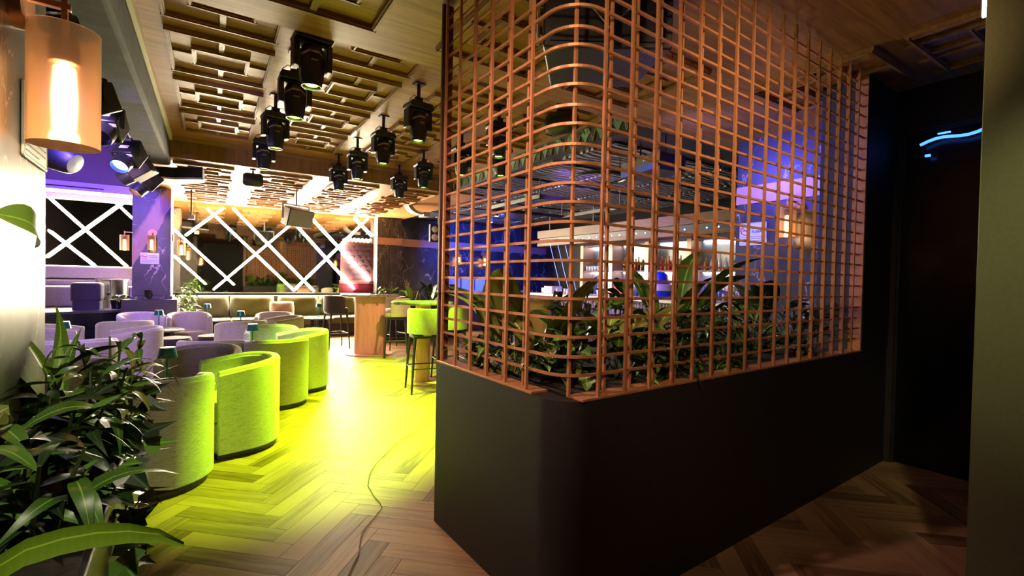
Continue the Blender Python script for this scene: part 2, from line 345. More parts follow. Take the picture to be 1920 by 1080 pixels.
# ------------------------------------------------------------------ floor
LX, LY = 1.204, 1.347                      # corner of the lattice planter
fl = MB().box(-6, 10, -3.5, 13.2, -0.12, -0.006).build('floor', M['subfloor']); struct(fl, 'brown oak herringbone floor')
PL, PW = 0.60, 0.12
def plank_mesh(name, n_off=0):
    g = 0.0012; me = MB().box(g, PL-g, g, PW-g, -0.012, 0.0).mesh(name, M['floor'])
    uv = me.uv_layers.new(name='UVMap')
    for l in me.loops:
        c = me.vertices[l.vertex_index].co; uv.data[l.index].uv = (c.x, c.y)
    return me
pm = plank_mesh('floor_plank')
ROT = Matrix.Rotation(R(45), 4, 'Z'); OFF = Vector((0.482, 3.297, 0))
planks = []
for i in range(-110, 111):
    for j in range(-14, 15):
        ox, oy = i*PW - j*PL, i*PW + j*PL
        for v in (0, 1):
            mloc = Matrix.Translation((ox, oy, 0)) if v == 0 else Matrix.Translation((ox+PW, oy+PW, 0)) @ Matrix.Rotation(R(90), 4, 'Z')
            mw = Matrix.Translation(OFF) @ ROT @ mloc
            c = mw @ Vector((PL/2, PW/2, 0))
            if not (-4.2 < c.x < 9.2 and -2.8 < c.y < 12.6): continue
            p = c - Vector((0,0,1.4)); d = p.dot(FW); vis = 0
            if d > 0.4:
                px = 960 + 880*p.dot(RT)/d; py = 540 - 880*p.dot(UP)/d
                inbase = c.x > LX-0.1 and c.y > LY-0.1 and c.x < 4.7 and c.y < 2.5
                hid = px < 262 or (c.y > 2.45 and px > 818) or (c.x > 4.5 and c.y < 2)
                if -60 < px < 1900 and py < 1130 and not inbase and not hid: vis = 1/d
            planks.append((vis, mw))
planks.sort(key=lambda t: -t[0])
for vis, mw in planks[:300]:
    o = bpy.data.objects.new('floor_plank', pm); COL.objects.link(o); o.parent = fl; o.matrix_world = mw
vs, fs, uvs = [], [], []
for vis, mw in planks[300:]:
    b0 = len(vs); g = 0.0012
    q = [(g,g,-.012),(PL-g,g,-.012),(PL-g,PW-g,-.012),(g,PW-g,-.012),(g,g,0),(PL-g,g,0),(PL-g,PW-g,0),(g,PW-g,0)]
    vs += [tuple(mw @ Vector(p)) for p in q]; uvs += [(p[0], p[1]) for p in q]
    fs += [tuple(b0+k for k in f) for f in ((4,5,6,7),(0,1,5,4),(1,2,6,5),(2,3,7,6),(3,0,4,7))]
me = bpy.data.meshes.new('far_planks'); me.from_pydata(vs, [], fs); me.materials.append(M['floor'])
uv = me.uv_layers.new(name='UVMap')
for l in me.loops: uv.data[l.index].uv = uvs[l.vertex_index]
o = bpy.data.objects.new('far_planks', me); COL.objects.link(o); o.parent = fl; o['kind'] = 'stuff'

# ------------------------------------------------------------------ ceilings
ZM, ZS = 3.22, 2.955                        # recessed coffer ceiling, lower soffits
c_main = room(MB().box(-0.46, 3.65, 3.2, 7.9, ZM, ZM+0.08), 'ceiling', M['ceil']); struct(c_main, 'wood veneer coffered ceiling with raised mouldings')
c_near = room(MB().box(-0.95, 10, -3.4, 3.27, ZS, ZS+0.4), 'ceiling', M['ceil']); struct(c_near, 'lower wood veneer soffit over the entrance')
c_back = room(MB().box(-0.95, 4.3, 7.77, 12.4, ZS, ZS+0.42), 'ceiling', M['ceil']); struct(c_back, 'brightly lit coffered soffit before the mirror wall')
room(MB().box(-0.55, 3.65, 7.735, 7.77, ZS-0.012, ZM), 'beam_face', M['ceilbeam'], c_back)
room(MB().box(-0.55, 3.65, 7.70, 7.735, ZM-0.05, ZM), 'cove_moulding', M['mould'], c_back)
room(MB().box(-0.46, 3.65, 3.27, 3.285, ZS, ZM), 'beam_face', M['ceilbeam'], c_near)
def frame_mesh(wx, wy, tw, th, stubs=None):
    mb = MB()
    for (x0,x1,y0,y1) in ((-wx,wx,-wy,-wy+tw),(-wx,wx,wy-tw,wy),(-wx,-wx+tw,-wy+tw,wy-tw),(wx-tw,wx,-wy+tw,wy-tw)):
        mb.box(x0,x1,y0,y1,-th,0.002)
        mb.box(x0+tw*.28 if x1-x0 <= tw*1.01 else x0, x1-tw*.28 if x1-x0 <= tw*1.01 else x1, y0+tw*.28 if y1-y0 <= tw*1.01 else y0, y1-tw*.28 if y1-y0 <= tw*1.01 else y1, -th*1.5, -th)
    if stubs:
        ox, oy = stubs; t2 = tw*0.6
        for (x0,x1,y0,y1) in ((-t2,t2,wy,oy),(-t2,t2,-oy,-wy),(wx,ox,-t2,t2),(-ox,-wx,-t2,t2)): mb.box(x0,x1,y0,y1,-th*0.9,0.002)
    return mb.mesh('moulding', M['mould'])
HX, HY, TW, TH = 0.3675, 0.42, 0.032, 0.026
fo = frame_mesh(HX, HY, TW, TH); fi = frame_mesh(HX*0.56, HY*0.42, TW, TH, (HX-TW, HY-TW))
def coffers(par, xs, ys, z):
    for y in ys:
        for x in xs:
            for nm, me in (('outer_moulding', fo), ('inner_moulding', fi)):
                o = bpy.data.objects.new(nm, me); COL.objects.link(o); o.parent = par; o.location = (x, y, z)
CXS = [0.0525+1.065*i for i in range(4)]; CYS = [3.68+1.04*i for i in range(4)]
coffers(c_main, CXS[:3]+[3.25-0.03], CYS, ZM)
coffers(c_back, [-0.1, 0.965, 2.03, 3.1], [8.42, 9.42, 10.42, 11.42], ZS)
coffers(c_near, [0.48, 1.62, 2.68], [2.55], ZS); coffers(c_near, [0.48, 1.62], [1.4], ZS)
coffers(c_near, [3.95], [0.75, 1.75], ZS)
# cornice, concrete beam and open stage void on the left
tr = room(MB().box(-0.50, -0.455, 3.27, 7.735, ZM-0.055, ZM+0.02).box(-0.515, -0.485, 3.27, 7.735, ZM-0.085, ZM+0.02), 'trim_1', M['cream']); struct(tr, 'cream cornice beside the concrete beam')
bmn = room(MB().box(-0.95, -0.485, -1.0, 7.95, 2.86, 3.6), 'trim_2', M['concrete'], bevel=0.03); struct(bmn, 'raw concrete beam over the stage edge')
hi = room(MB().box(-5.2, -0.9, -1, 12.4, 4.6, 4.7), 'ceiling', M['stagewall']); struct(hi, 'high dark ceiling over the stage')
pw = room(MB().box(-5.2, -0.95, 11.8, 12.0, 3.06, 4.62), 'wall_stage', M['stagewall']); struct(pw, 'purple lit wall above the stage booth')
wb = room(MB().box(-5.2, -1.12, 11.78, 12.4, 2.90, 3.06).box(-5.2, -1.12, 12.25, 12.4, 2.80, 2.90), 'trim_3', M['white']); struct(wb, 'white bulkhead band over the stage mirror')
room(MB().box(-3.5, -1.75, 11.77, 11.785, 2.955, 2.975), 'black_strip', M['black'], wb)  # thin black strip on the face of the white band
# dark curved canopy with cream rim at the end of the beam
pts = [(-1.35, 8.2)]+[(-1.35+1.22*math.sin(R(a)), 8.2+0.62*math.sin(R(90-a))*0+0.75*(1-math.cos(R(a)))*-0.55) for a in range(0, 91, 9)]
pts = [(-0.97, 8.7), (-0.97, 8.13), (-0.75, 8.12), (-0.45, 8.02), (-0.24, 7.86), (-0.12, 7.80), (-0.10, 7.98), (-0.22, 8.2), (-0.5, 8.5), (-0.8, 8.68)]
cn = thing('curved_canopy', 'black curved canopy panel with cream rim above the marble column', 'canopy', RM(0,0,0), -AM)
MB().prism(pts, 2.72, 2.86).build('panel', M['black'], cn)
MB().prism([(x+(-0.005 if x < -0.9 else 0.012), y-0.012) for x, y in pts], 2.695, 2.722).build('rim', M['cream'], cn)

# ------------------------------------------------------------------ hall walls
YW = 12.4
mw_ = room(MB().box(-0.735, 3.62, YW, YW+0.03, 0.98, ZS), 'wall_mirror', M['mirror']); struct(mw_, 'smoked mirror wall behind the bench')
ml_ = room(MB().box(-5.2, -0.735, YW, YW+0.03, 0.5, 2.92), 'wall_mirror', M['mirror']); struct(ml_, 'smoked mirror wall behind the stage booth')
struct(room(MB().box(-5.2, 10, YW+0.03, YW+0.2, 0, 4.7), 'wall_back', M['black']))
struct(room(MB().box(-5.4, -5.2, -3.5, YW+0.2, 0, 4.7), 'wall_left', M['stagewall']))
struct(MB().box(-6, 10, -3.6, -3.4, 0, 4.7).build('wall_behind', M['blackpaint']))
struct(MB().box(9.6, 9.8, -3.5, 13, 0, 4.7).build('wall_far_right', M['blackpaint']))
sl = room(MB().box(-0.72, 3.6, 12.22, YW, 0.955, 0.985), 'trim_4', M['black'], bevel=0.004); struct(sl, 'dark sill ledge under the mirror wall')
struct(room(MB().box(-0.72, 3.6, 12.26, YW, 0, 0.955), 'wall_bench', M['blackpaint']))
# LED tubes
TUBES = [(-2.685,2.854,-1.456,1.496),(-2.646,2.177,-1.965,1.506),(-2.682,1.646,-1.5,2.86),(-1.668,2.82,-1.371,2.491),(-0.70,2.345,0.437,1.15),(-0.70,1.785,-0.101,1.156),
 (-0.495,2.211,0.216,2.89),(-0.104,2.847,1.679,1.034),(0.38,2.907,2.137,1.01),(0.019,1.038,1.626,2.661),(1.968,2.90,3.493,1.295),(1.685,2.64,3.1,1.069),(1.644,1.01,3.42,2.93),(3.05,2.93,3.559,2.457)]
TN = ['long tube falling rightwards across the stage mirror','short low tube at the left end of the stage mirror','tube rising rightwards across the stage mirror','short tube high beside the marble column',
 'tube falling rightwards from the marble column edge','lowest short tube right of the marble column','short tube rising to the soffit right of the column','long falling tube second from the column',
 'long falling tube under the hanging loudspeaker end','long tube rising to the hanging loudspeaker','falling tube ending beside the grey marble pillar','falling tube ending behind the high table plants','long rightmost tube rising to the marble pillar top','short falling tube touching the marble pillar']
for (x0,z0,x1,z1), nm in zip(TUBES, TN):
    t = thing('led_tube', 'glowing white LED '+nm, 'light tube', RM(x0, YW-0.065, z0), -AM, 'LED tubes on the mirror wall')
    d = Vector((x1-x0, 0, z1-z0)); L = d.length; u = d/L
    MB().tube([u*0.03, d-u*0.03], 0.021, 10).build('glow_tube', M['tube'], t, smooth=True)
    for q0, q1 in ((Vector(), u*0.03), (d-u*0.03, d)): MB().tube([q0, q1], 0.023, 10).build('end_cap', M['silver'], t, smooth=True)
    for f in (0.3, 0.7): MB().tube([u*L*f, u*L*f+Vector((0,0.062,0))], 0.006, 6).build('clip', M['silver'], t)
# black marble column left of the mirror with plinth
cl = room(MB().box(-1.19, -0.635, 10.6, 11.2, 0.98, 2.93), 'column_1', M['marblecol'], bevel=0.004); struct(cl, 'black marble column with brown vein by the stage')
pb = thing('column_plinth', 'dark purple plinth box under the veined marble column', 'plinth', RM(-0.91, 10.8, 0), -AM)
MB().box(-0.40, 0.385, -0.42, 0.5, 0, 0.925).build('body', M['blackpaint'], pb, bevel=0.006)
MB().box(-0.30, 0.30, -0.26, 0.5, 0.925, 0.98).build('marble_step', M['marblecol'], pb, bevel=0.004)
jar = thing('candle_jar', 'small black candle jar on the plinth before the column', 'jar', RM(-0.955, 10.47, 0.98), -AM)
MB().lathe([(0.001,0),(0.05,0),(0.05,0.11),(0.042,0.11),(0.042,0.015),(0.001,0.015)], 16).build('glass', M['blackgloss'], jar, smooth=True)
MB().lathe([(0.001,0.016),(0.04,0.016),(0.04,0.07),(0.001,0.07)], 14).build('wax', M['redseat'], jar, smooth=True)

def nosmoke_sign(name, label, W, H, loc, rz):
    t = thing(name, label, 'sign', loc, rz)          # sign face looks to local -Y, centred
    MB().prism_y([(x, z) for x, z in rplan(-W/2, W/2, -H/2, H/2, 0.012, 3)], -0.006, 0).build('panel', M['signwhite'], t); t = t.children[0]
    cx, cz, r = -W*0.28, H*0.16, H*0.22
    ring = MB()
    n = 24
    for i in range(n):
        a, b2 = 2*math.pi*i/n, 2*math.pi*(i+1)/n
        q = [(cx+rr*math.cos(t_), cz+rr*math.sin(t_)) for rr, t_ in ((r*0.82,a),(r,a),(r,b2),(r*0.82,b2))]
        ring.prism_y(q, -0.0085, -0.006)
    s = 0.7071
    ring.prism_y([(cx-r*s*0.95-0.004, cz+r*s*0.85), (cx-r*s*0.85, cz+r*s*0.95), (cx+r*s*0.95, cz-r*s*0.85), (cx+r*s*0.85, cz-r*s*0.95)], -0.0088, -0.006)
    ring.build('prohibition_ring', M['red'], t)
    MB().box(cx-r*0.55, cx+r*0.3, -0.0082, -0.006, cz-r*0.1, cz+r*0.1).box(cx+r*0.34, cx+r*0.55, -0.0082, -0.006, cz-r*0.1, cz+r*0.1).build('cigarette', M['ink'], t)
    for body, z in (('PROHIBIDO', H*0.24), ('FUMAR', H*0.08)):
        o = ob('lettering', text_mesh(body, H*0.17, M['ink']), t); o.location = (W*0.19, -0.0072, z); o.rotation_euler = (R(90), 0, 0)
        w_ = o.dimensions.x
        if w_ > W*0.5: o.scale = (W*0.5/w_,)*3
    ln = MB()
    for k in range(4): ln.box(-W*0.42, W*(0.40 if k < 3 else 0.1), -0.0075, -0.006, -H*(0.14+k*0.085)-0.0022, -H*(0.14+k*0.085)+0.0022)
    ln.build('small_print', M['ink'], t)
    bd = MB(); e = 0.008
    for x0,x1,z0,z1 in ((-W/2+e,W/2-e,H/2-e-.002,H/2-e),(-W/2+e,W/2-e,-H/2+e,-H/2+e+.002),(-W/2+e,-W/2+e+.002,-H/2+e,H/2-e),(W/2-e-.002,W/2-e,-H/2+e,H/2-e)): bd.box(x0,x1,-0.007,-0.006,z0,z1)
    bd.build('border_line', M['ink'], t)
    return t
def sconce(name, label, loc, rz, power, size=1.0, arm=0.2, light=True):
    # wall at local x=0, lamp hangs at local x=arm ; disc, arm, strap, glass, bulb
    t = thing(name, label, 'wall lamp', loc, rz); k = size
    MB().lathe([(0.001,0),(0.075*k,0),(0.075*k,0.022*k),(0.001,0.022*k)], 24, ax='x', c=(0,0,0.20*k)).build('wall_plate', M['copper'], t, smooth=True)
    MB().box(0, arm+0.012*k, -0.008*k, 0.008*k, 0.195*k, 0.21*k).build('arm', M['copper'], t, bevel=0.002)
    MB().box(arm-0.006*k, arm+0.006*k, -0.009*k, 0.009*k, 0.10*k, 0.225*k).build('strap', M['copper'], t, bevel=0.002)
    g = MB(); H = 0.145*k; r0 = 0.07*k; n = 28
    g.lathe([(r0,-H),(r0,H),(r0-0.004*k,H),(r0-0.004*k,-H),(r0,-H)], n, c=(arm,0,0)); go = g.build('glass_shade', M['amber'], t, smooth=True)
    MB().lathe([(0.001,0.06*k),(0.03*k,0.06*k),(0.03*k,0.115*k),(0.001,0.12*k)], 16, c=(arm,0,0)).build('socket', M['copperdark'], t, smooth=True)
    MB().lathe([(0.001,-0.11*k),(0.022*k,-0.10*k),(0.024*k,-0.02*k),(0.02*k,0.05*k),(0.001,0.062*k)], 16, c=(arm,0,0)).build('bulb', M['bulb'], t, smooth=True)
    if light:
        l = point('lamp_light', (0,0,0), power, (1.0, 0.6, 0.3), 0.03*k); l.parent = t; l.location = (arm, 0, -0.125*k)
    return t
nosmoke_sign('no_smoking_sign', 'white no smoking sign on the veined black marble column', 0.27, 0.2, RM(-0.94, 10.598, 1.655), -AM)
sconce('wall_sconce', 'amber glass sconce on the front of the veined marble column', RM(-0.905, 10.6, 1.93), -AM-R(90), 6, 0.9, 0.12)
sconce('wall_sconce', 'lit glass sconce on the left side of the veined marble column', RM(-1.19, 10.9, 1.93), -AM+R(180), 8, 0.95, 0.14)
sconce('wall_sconce', 'lit glass sconce on the right side of the veined marble column', RM(-0.635, 10.95, 1.88), -AM, 8, 0.95, 0.14)
# angled grey marble pillar right of the mirror
M['pillar'] = marble('pillar_marble', (0.045, 0.042, 0.048), (0.8, 0.76, 0.74), 2.2, rough=0.35)
pa = struct(room(MB().box(3.585, 3.906, 12.08, 12.4, 0, ZS), 'column_2', M['pillar']), 'black and white marble pillar slabs beside the mirror wall')
room(MB().box(3.914, 4.235, 12.08, 12.4, 0, ZS), 'marble_slab', M['pillar'], pa)
room(MB().box(3.58, 4.24, 12.065, 12.08, 2.25, 2.43), 'copper_band', M['pink'], pa)
wr = struct(room(MB().box(4.235, 9.7, 12.2, 12.38, 0, 4.0), 'wall_bar_back', M['marbleblk']), 'black marble wall washed in blue light behind the bar')
room(MB().box(4.24, 9.7, 12.185, 12.2, 2.24, 2.44), 'copper_band', M['pink'], wr)
for k in range(4): room(MB().box(5.3+k*1.1, 5.308+k*1.1, 12.193, 12.2, 0, 4.0), 'slab_joint', M['black'], wr)
for k, xx in enumerate((5.9, 6.75)):
    sconce('wall_sconce', ('left','right')[k]+' of two amber sconces on the blue marble wall behind the screen', RM(xx, 12.17, 1.95), -AM-R(90), 8, 1.0, 0.12)

# ------------------------------------------------------------------ lattice planter
D, H0, ZB = 0.1594, 0.0774, 0.934
XE, YE = 4.12, 2.44
def base_poly(o, r):        # outline of the planter, offset o inwards from the face
    pts = []
    cx, cy = LX-0.006+r, LY-0.006+r
    for i in range(0, 11):
        a = R(180+9*i); pts.append((cx+(r-o)*math.cos(a), cy+(r-o)*math.sin(a)))
    return pts+[(4.64-o, LY-0.006+o), (4.64-o, YE-o), (LX-0.006+o, YE-o)]
RB = 0.16
pb = thing('planter_wall', 'charcoal half-height planter wall with rounded corner under the copper lattice', 'planter', (0,0,0))
MB().prism(base_poly(0, RB), 0, ZB-0.012).build('body', M['blackpaint'], pb, smooth=True)
MB().prism(base_poly(0.09, RB), ZB-0.012, ZB-0.005).build('soil', M['soil'], pb)
MB().box(LX-0.008, LX+0.085, LY+0.20, YE, ZB-0.012, ZB).build('copper_sill', M['copper'], pb, bevel=0.002)
MB().box(LX+0.09, 4.1, LY-0.008, LY+0.085, ZB-0.012, ZB).build('copper_sill', M['copper'], pb, bevel=0.002)
lt = thing('lattice_screen', 'copper metal lattice screen with curved corner on the planter wall', 'screen', (LX, LY, ZB))
lt.location = (0,0,0)
TB = 0.0062
ZT = 2.95
vr = MB().box(-TB, TB, -TB, TB, ZB, ZT).mesh('vertical_bar', M['copper'])
def vbar(x, y):
    o = bpy.data.objects.new('vertical_bar', vr); COL.objects.link(o); o.parent = lt; o.location = (x, y, 0)
BK = 0.036; SH = 0.068
for u in range(17):
    vbar(LX+0.1807+D*u, LY); vbar(LX+0.1807+D*u+SH, LY+BK)
for u in range(6):
    vbar(LX, LY+0.2464+D*u)
    if u < 5: vbar(LX+BK, LY+0.2464+D*u+SH)
vbar(LX+0.074, LY+0.060)
MB().box(LX-0.01, LX+0.055, YE-0.016, YE, ZB, ZT).build('end_plank', M['copperdark'], lt)
MB().box(4.085, 4.10, LY-0.008, LY+0.06, ZB, ZT).build('end_plank', M['copper'], lt)
def row_path(off):
    x, y = LX+off, LY+off; r = RB-off
    pts = [(x, YE-0.016), (x, LY+RB)]
    for i in range(1, 12): 
        a = R(180+90*i/12); pts.append((x+r+r*math.cos(a), y+r+r*math.sin(a)))
    return pts+[(LX+RB, y), (4.085, y)]
def sweep_box(path, h):
    mb = MB(); n = len(path); vs = []; fs = []
    for i, p in enumerate(path):
        a = Vector(path[max(i-1,0)]); c = Vector(path[min(i+1,n-1)]); d = (c-a).normalized(); q = Vector((-d.y, d.x))
        for s_, z in ((-h,-h),(h,-h),(h,h),(-h,h)): vs.append((p[0]+q.x*s_, p[1]+q.y*s_, z))
    for i in range(n-1):
        for k in range(4): fs.append((i*4+k, i*4+(k+1)%4, i*4+4+(k+1)%4, i*4+4+k))
    fs += [(0,1,2,3), tuple(4*(n-1)+k for k in (3,2,1,0))]
    return mb.add(vs, fs).mesh('horizontal_bar', M['copper'])
rm = [sweep_box(row_path(0.0118), 0.0056), sweep_box(row_path(0.0245), 0.0056)]
for k in range(1, 26):
    o = bpy.data.objects.new('horizontal_bar', rm[k % 2]); COL.objects.link(o); o.parent = lt; o.location = (0, 0, ZB+0.0081+H0*k)

# ------------------------------------------------------------------ entrance: right pier, dark lobby, door
wp = struct(MB().box(2.70, 2.92, -3.4, 0.487, 0, ZS).build('wall_right', M['olive'], bevel=0.004), 'olive painted wall end at the right edge')
ls = thing('led_strip', 'thin warm LED strip at the top of the olive wall end', 'light strip', (2.715, 0.50, 2.95))
MB().box(-0.006, 0.006, -0.012, 0.0, -0.42, 0).build('diffuser', M['ledwarm'], ls)
MB().box(-0.010, 0.010, 0.0, 0.004, -0.42, 0).build('channel', M['silver'], ls)
struct(MB().box(4.10, 4.64, LY-0.012, LY+0.3, ZB-0.014, ZS).build('wall_lobby', M['blackpaint']), 'black wall pier at the end of the lattice')
we = struct(MB().box(4.64, 4.8, 1.30, 1.65, 0, ZS).box(4.64, 4.8, -3.4, 0.1, 0, ZS).box(4.64, 4.8, 0.1, 1.30, 2.62, ZS).build('wall_lobby_end', M['blackpaint']), 'black wall around the dark door')
dr = struct(MB().box(4.70, 4.74, 0.1, 1.30, 0, 2.62).build('door_1', M['blackgloss']), 'glossy black door at the end of the dark lobby')
MB().box(4.675, 4.70, 0.22, 0.24, 0.95, 1.2).build('door_handle', M['black'], dr, bevel=0.004)
MB().box(4.66, 4.76, 1.28, 1.31, 0, 2.65).box(4.66, 4.76, 0.09, 1.31, 2.60, 2.65).build('door_frame', M['black'], dr)
bl = thing('blue_door_reflection', 'wavy blue reflection on the dark door, built as a glowing tube', 'light strip', (4.62, 0.95, 2.5))  # blue reflection in the glossy door, added as a glowing tube
MB().tube([(0, 0.22-0.045*i, -0.005+0.018*math.sin(i*0.75)+i*0.006) for i in range(17)], 0.011, 6).build('glow_tube', M['glowblue'], bl, smooth=True)
for y0, y1, z0, z1 in ((0.16, 0.19, -0.10, -0.085), (0.05, 0.12, 0.055, 0.063)): MB().box(-0.004, 0.02, y0, y1, z0, z1).build('clip', M['glowblue'], bl)  # glowing bits of the same door reflection
# lobby ceiling moulding strips
lm_ = MB().box(3.76, 3.785, -0.6, 1.05, ZS-0.03, ZS+0.001).mesh('lobby_moulding', M['mould'])
for dx in (0, 0.30, 0.62):
    o = bpy.data.objects.new('lobby_moulding', lm_); COL.objects.link(o); o.parent = c_near; o.matrix_world = Matrix.Translation((dx, 0, 0))
for x, y in ((-0.15,0.1),(1.9,-0.6),(0.9,-0.2),(-0.1,0.55),(-0.16,1.75)):
    t = thing('added_downlight', {-0.15:'added unseen downlight left of the entrance', 1.9:'added unseen downlight right of the entrance', 0.9:'added unseen downlight above the entrance', -0.1:'added unseen downlight over the near planter box', -0.16:'added unseen downlight between near pier and lattice screen'}[x], 'downlight', (x, y, ZS))
    MB().lathe([(0.06,-0.004),(0.06,0.0),(0.045,0.0),(0.045,-0.004),(0.06,-0.004)], 20).build('ring', M['black'], t, smooth=True)  # made-up housing ring for each added entrance spot, out of view

# marble pier with sign and sconce behind the planter
wm = struct(MB().box(5.0, 5.25, 1.4, 2.83, 0, 3.0).build('wall_pier', M['marbleblk']), 'blue lit black marble pier behind the lattice')
MB().box(4.985, 5.0, 1.4, 2.83, 2.27, 2.46).build('copper_band', M['pink'], wm)
nosmoke_sign('no_smoking_sign', 'white no smoking sign on the marble pier behind the lattice', 0.29, 0.24, (4.998, 2.64, 1.945), R(-90))
sconce('wall_sconce', 'large amber glass sconce on the marble pier behind the lattice', (5.0, 2.22, 2.02), R(180), 14, 1.05, 0.16)
struct(MB().box(5.0, 9.7, 1.4, 1.5, 0, 3.0).build('wall_bar_side', M['blackpaint']))

# ------------------------------------------------------------------ near left pier, sconce, sign, planter box
wl = struct(MB().box(-1.4, -0.40, -1.2, 2.33, 0, ZS).build('wall_entrance', M['marblenear'], bevel=0.003), 'grey brown marble pier at the left edge')
nosmoke_sign('no_smoking_sign', 'white no smoking sign on the near marble pier at the left edge', 0.30, 0.23, (-0.398, 2.16, 1.86), R(90))
sconce('wall_sconce', 'large amber glass sconce on the near marble pier at the left edge', (-0.40, 1.95, 1.95), 0, 8, 1.2, 0.106)
bx = thing('planter_box', 'dark planter box against the near marble pier', 'planter', (-0.265, 1.5, 0))
MB().box(-0.13, 0.13, -1.0, 0.80, 0, 0.86).build('body', M['black'], bx, bevel=0.005)
MB().box(-0.115, 0.115, -0.98, 0.78, 0.85, 0.868).build('soil', M['soil'], bx)

# ------------------------------------------------------------------ plants
def leaf_mesh(kind, L, W, droop, fold=0.25, mat='leafmid', n=8):
    vs, fs, uvs = [], [], []
    for i in range(n+1):
        t = i/n
        if kind == 'banana': wd = W*0.5*(math.sin(math.pi*min(1, t*0.93+0.05))**0.75)
        elif kind == 'grass': wd = W*0.5*(1-t)**0.5*min(1, 0.5+t*3)
        else: wd = W*0.5*math.sin(math.pi*(t**0.8))**1.1
        if i == n: wd = 0
        a = droop*t; x = L*t*math.cos(a*0.6); z = -L*t*math.sin(a*0.6)*t
        zf = wd*fold
        vs += [(x, -wd, z+zf), (x, 0, z), (x, wd, z+zf)]; uvs += [(t, 0), (t, 0.5), (t, 1)]
    for i in range(n):
        b = i*3; fs += [(b, b+3, b+4, b+1), (b+1, b+4, b+5, b+2)]
    me = bpy.data.meshes.new('leaf'); me.from_pydata(vs, [], fs); me.validate(); me.materials.append(M[mat])
    uv = me.uv_layers.new(name='UVMap')
    for l in me.loops: uv.data[l.index].uv = uvs[l.vertex_index]
    for p in me.polygons: p.use_smooth = True
    return me
def ivy_mesh(s, mat):
    out = [(0,0),(0.02,0.38),(0.32,0.55),(0.42,0.28),(1.0,0.0)]
    pts = out+[(x,-y) for x, y in out[-2:0:-1]]
    vs = [(0.32*s, 0, -0.05*s)]+[(x*s, y*s, -0.22*s*x*x+0.06*s*abs(y)) for x, y in pts]; n = len(pts)
    me = bpy.data.meshes.new('leaf'); me.from_pydata(vs, [], [(0, 1+i, 1+(i+1) % n) for i in range(n)]); me.materials.append(M[mat])
    uv = me.uv_layers.new(name='UVMap')
    for l in me.loops:
        c = me.vertices[l.vertex_index].co; uv.data[l.index].uv = (c.x/s, 0.5+c.y/s)
    return me
LM = {}
def lm(kind, mat, L, W, droop):
    k = (kind, mat, round(L, 2), round(W, 3), round(droop, 1))
    if k not in LM: LM[k] = ivy_mesh(L, mat) if kind == 'ivy' else leaf_mesh(kind, L, W, droop, mat=mat)
    return LM[k]
def put_leaf(par, me, base, az, el, roll=0.0, sc=1.0):
    o = bpy.data.objects.new('leaf', me); COL.objects.link(o); o.parent = par
    o.matrix_local = Matrix.Translation(base) @ Matrix.Rotation(az, 4, 'Z') @ Matrix.Rotation(-el, 4, 'Y') @ Matrix.Rotation(roll, 4, 'X') @ Matrix.Scale(sc, 4)
    return o
PLN = [0]
def plant(name, label, loc, style, n, h, seed, mats, size=1.0, az0=0, azr=180, group=None):
    rnd = random.Random(seed); t = thing(name, label, 'plant', loc, 0, group); stems = MB()
    for i in range(n):
        mat = rnd.choice(mats); az = R(az0+rnd.uniform(-azr, azr))
        if style == 'banana':          # long petiole, wide blade
            bh = h*rnd.uniform(0.55, 1.0); el = R(rnd.uniform(45, 80)); off = 0.05*rnd.random()
            b = Vector((math.cos(az)*off, math.sin(az)*off, 0)); tip = b+Vector((math.cos(az)*bh*0.25, math.sin(az)*bh*0.25, bh*0.5))
            stems.tube([b, (b+tip)/2+Vector((0,0,bh*0.05)), tip], [0.008, 0.007, 0.005], 5)
            put_leaf(t, lm('banana', mat, 0.42, 0.17, rnd.choice((0.5, 1.1))), tip, az, el, rnd.uniform(-0.5, 0.5), size*rnd.uniform(0.75, 1.15))
        elif style == 'cane':          # upright stem with lance leaves
            st = i % 4; sx, sy = 0.035*math.cos(st*1.7), 0.035*math.sin(st*1.7)
            hh = h*(0.25+0.75*((i//4)+rnd.random())/max(1, n/4))
            if i < 4: stems.tube([(sx, sy, 0), (sx*1.5, sy*1.5, h*0.5), (sx*2.4, sy*2.4, h)], [0.006, 0.005, 0.003], 5)
            f = hh/h; b = Vector((sx*(1+1.4*f), sy*(1+1.4*f), hh))
            put_leaf(t, lm('lance', mat, 0.22, 0.045, rnd.choice((0.6, 1.2))), b, az, R(rnd.uniform(-15, 45)), rnd.uniform(-0.6, 0.6), size*rnd.uniform(0.7, 1.25))
        elif style == 'ivy':
            rr = rnd.uniform(0.02, 0.16)*size; b = Vector((math.cos(az)*rr, math.sin(az)*rr, h*rnd.uniform(0.1, 1.0)))
            if i % 5 == 0: stems.tube([(0,0,0), b*0.5+Vector((0,0,0.02)), b], [0.003, 0.0025, 0.002], 4)
            put_leaf(t, lm('ivy', mat, 0.085, 0, 0), b, az, R(rnd.uniform(-60, 30)), rnd.uniform(-0.7, 0.7), size*rnd.uniform(0.7, 1.3))
        elif style == 'grass':
            b = Vector((rnd.uniform(-.05,.05), rnd.uniform(-.05,.05), 0))
            put_leaf(t, lm('grass', mat, 0.40, 0.018, rnd.choice((0.4, 1.0, 1.6))), b, az, R(rnd.uniform(45, 85)), rnd.uniform(-1, 1), size*h/0.4*rnd.uniform(0.6, 1.1))
        elif style == 'sword':
            b = Vector((rnd.uniform(-.03,.03), rnd.uniform(-.03,.03), 0))
            put_leaf(t, lm('lance', mat, 0.45, 0.055, 0.4), b, az, R(rnd.uniform(60, 86)), rnd.uniform(-1, 1), size*h/0.45*rnd.uniform(0.6, 1.1))
    if not stems.v: stems.tube([(0,0,-0.02),(0,0,0.05)], 0.012, 6)
    stems.build('stem', M['stem'], t, smooth=True)
    return t
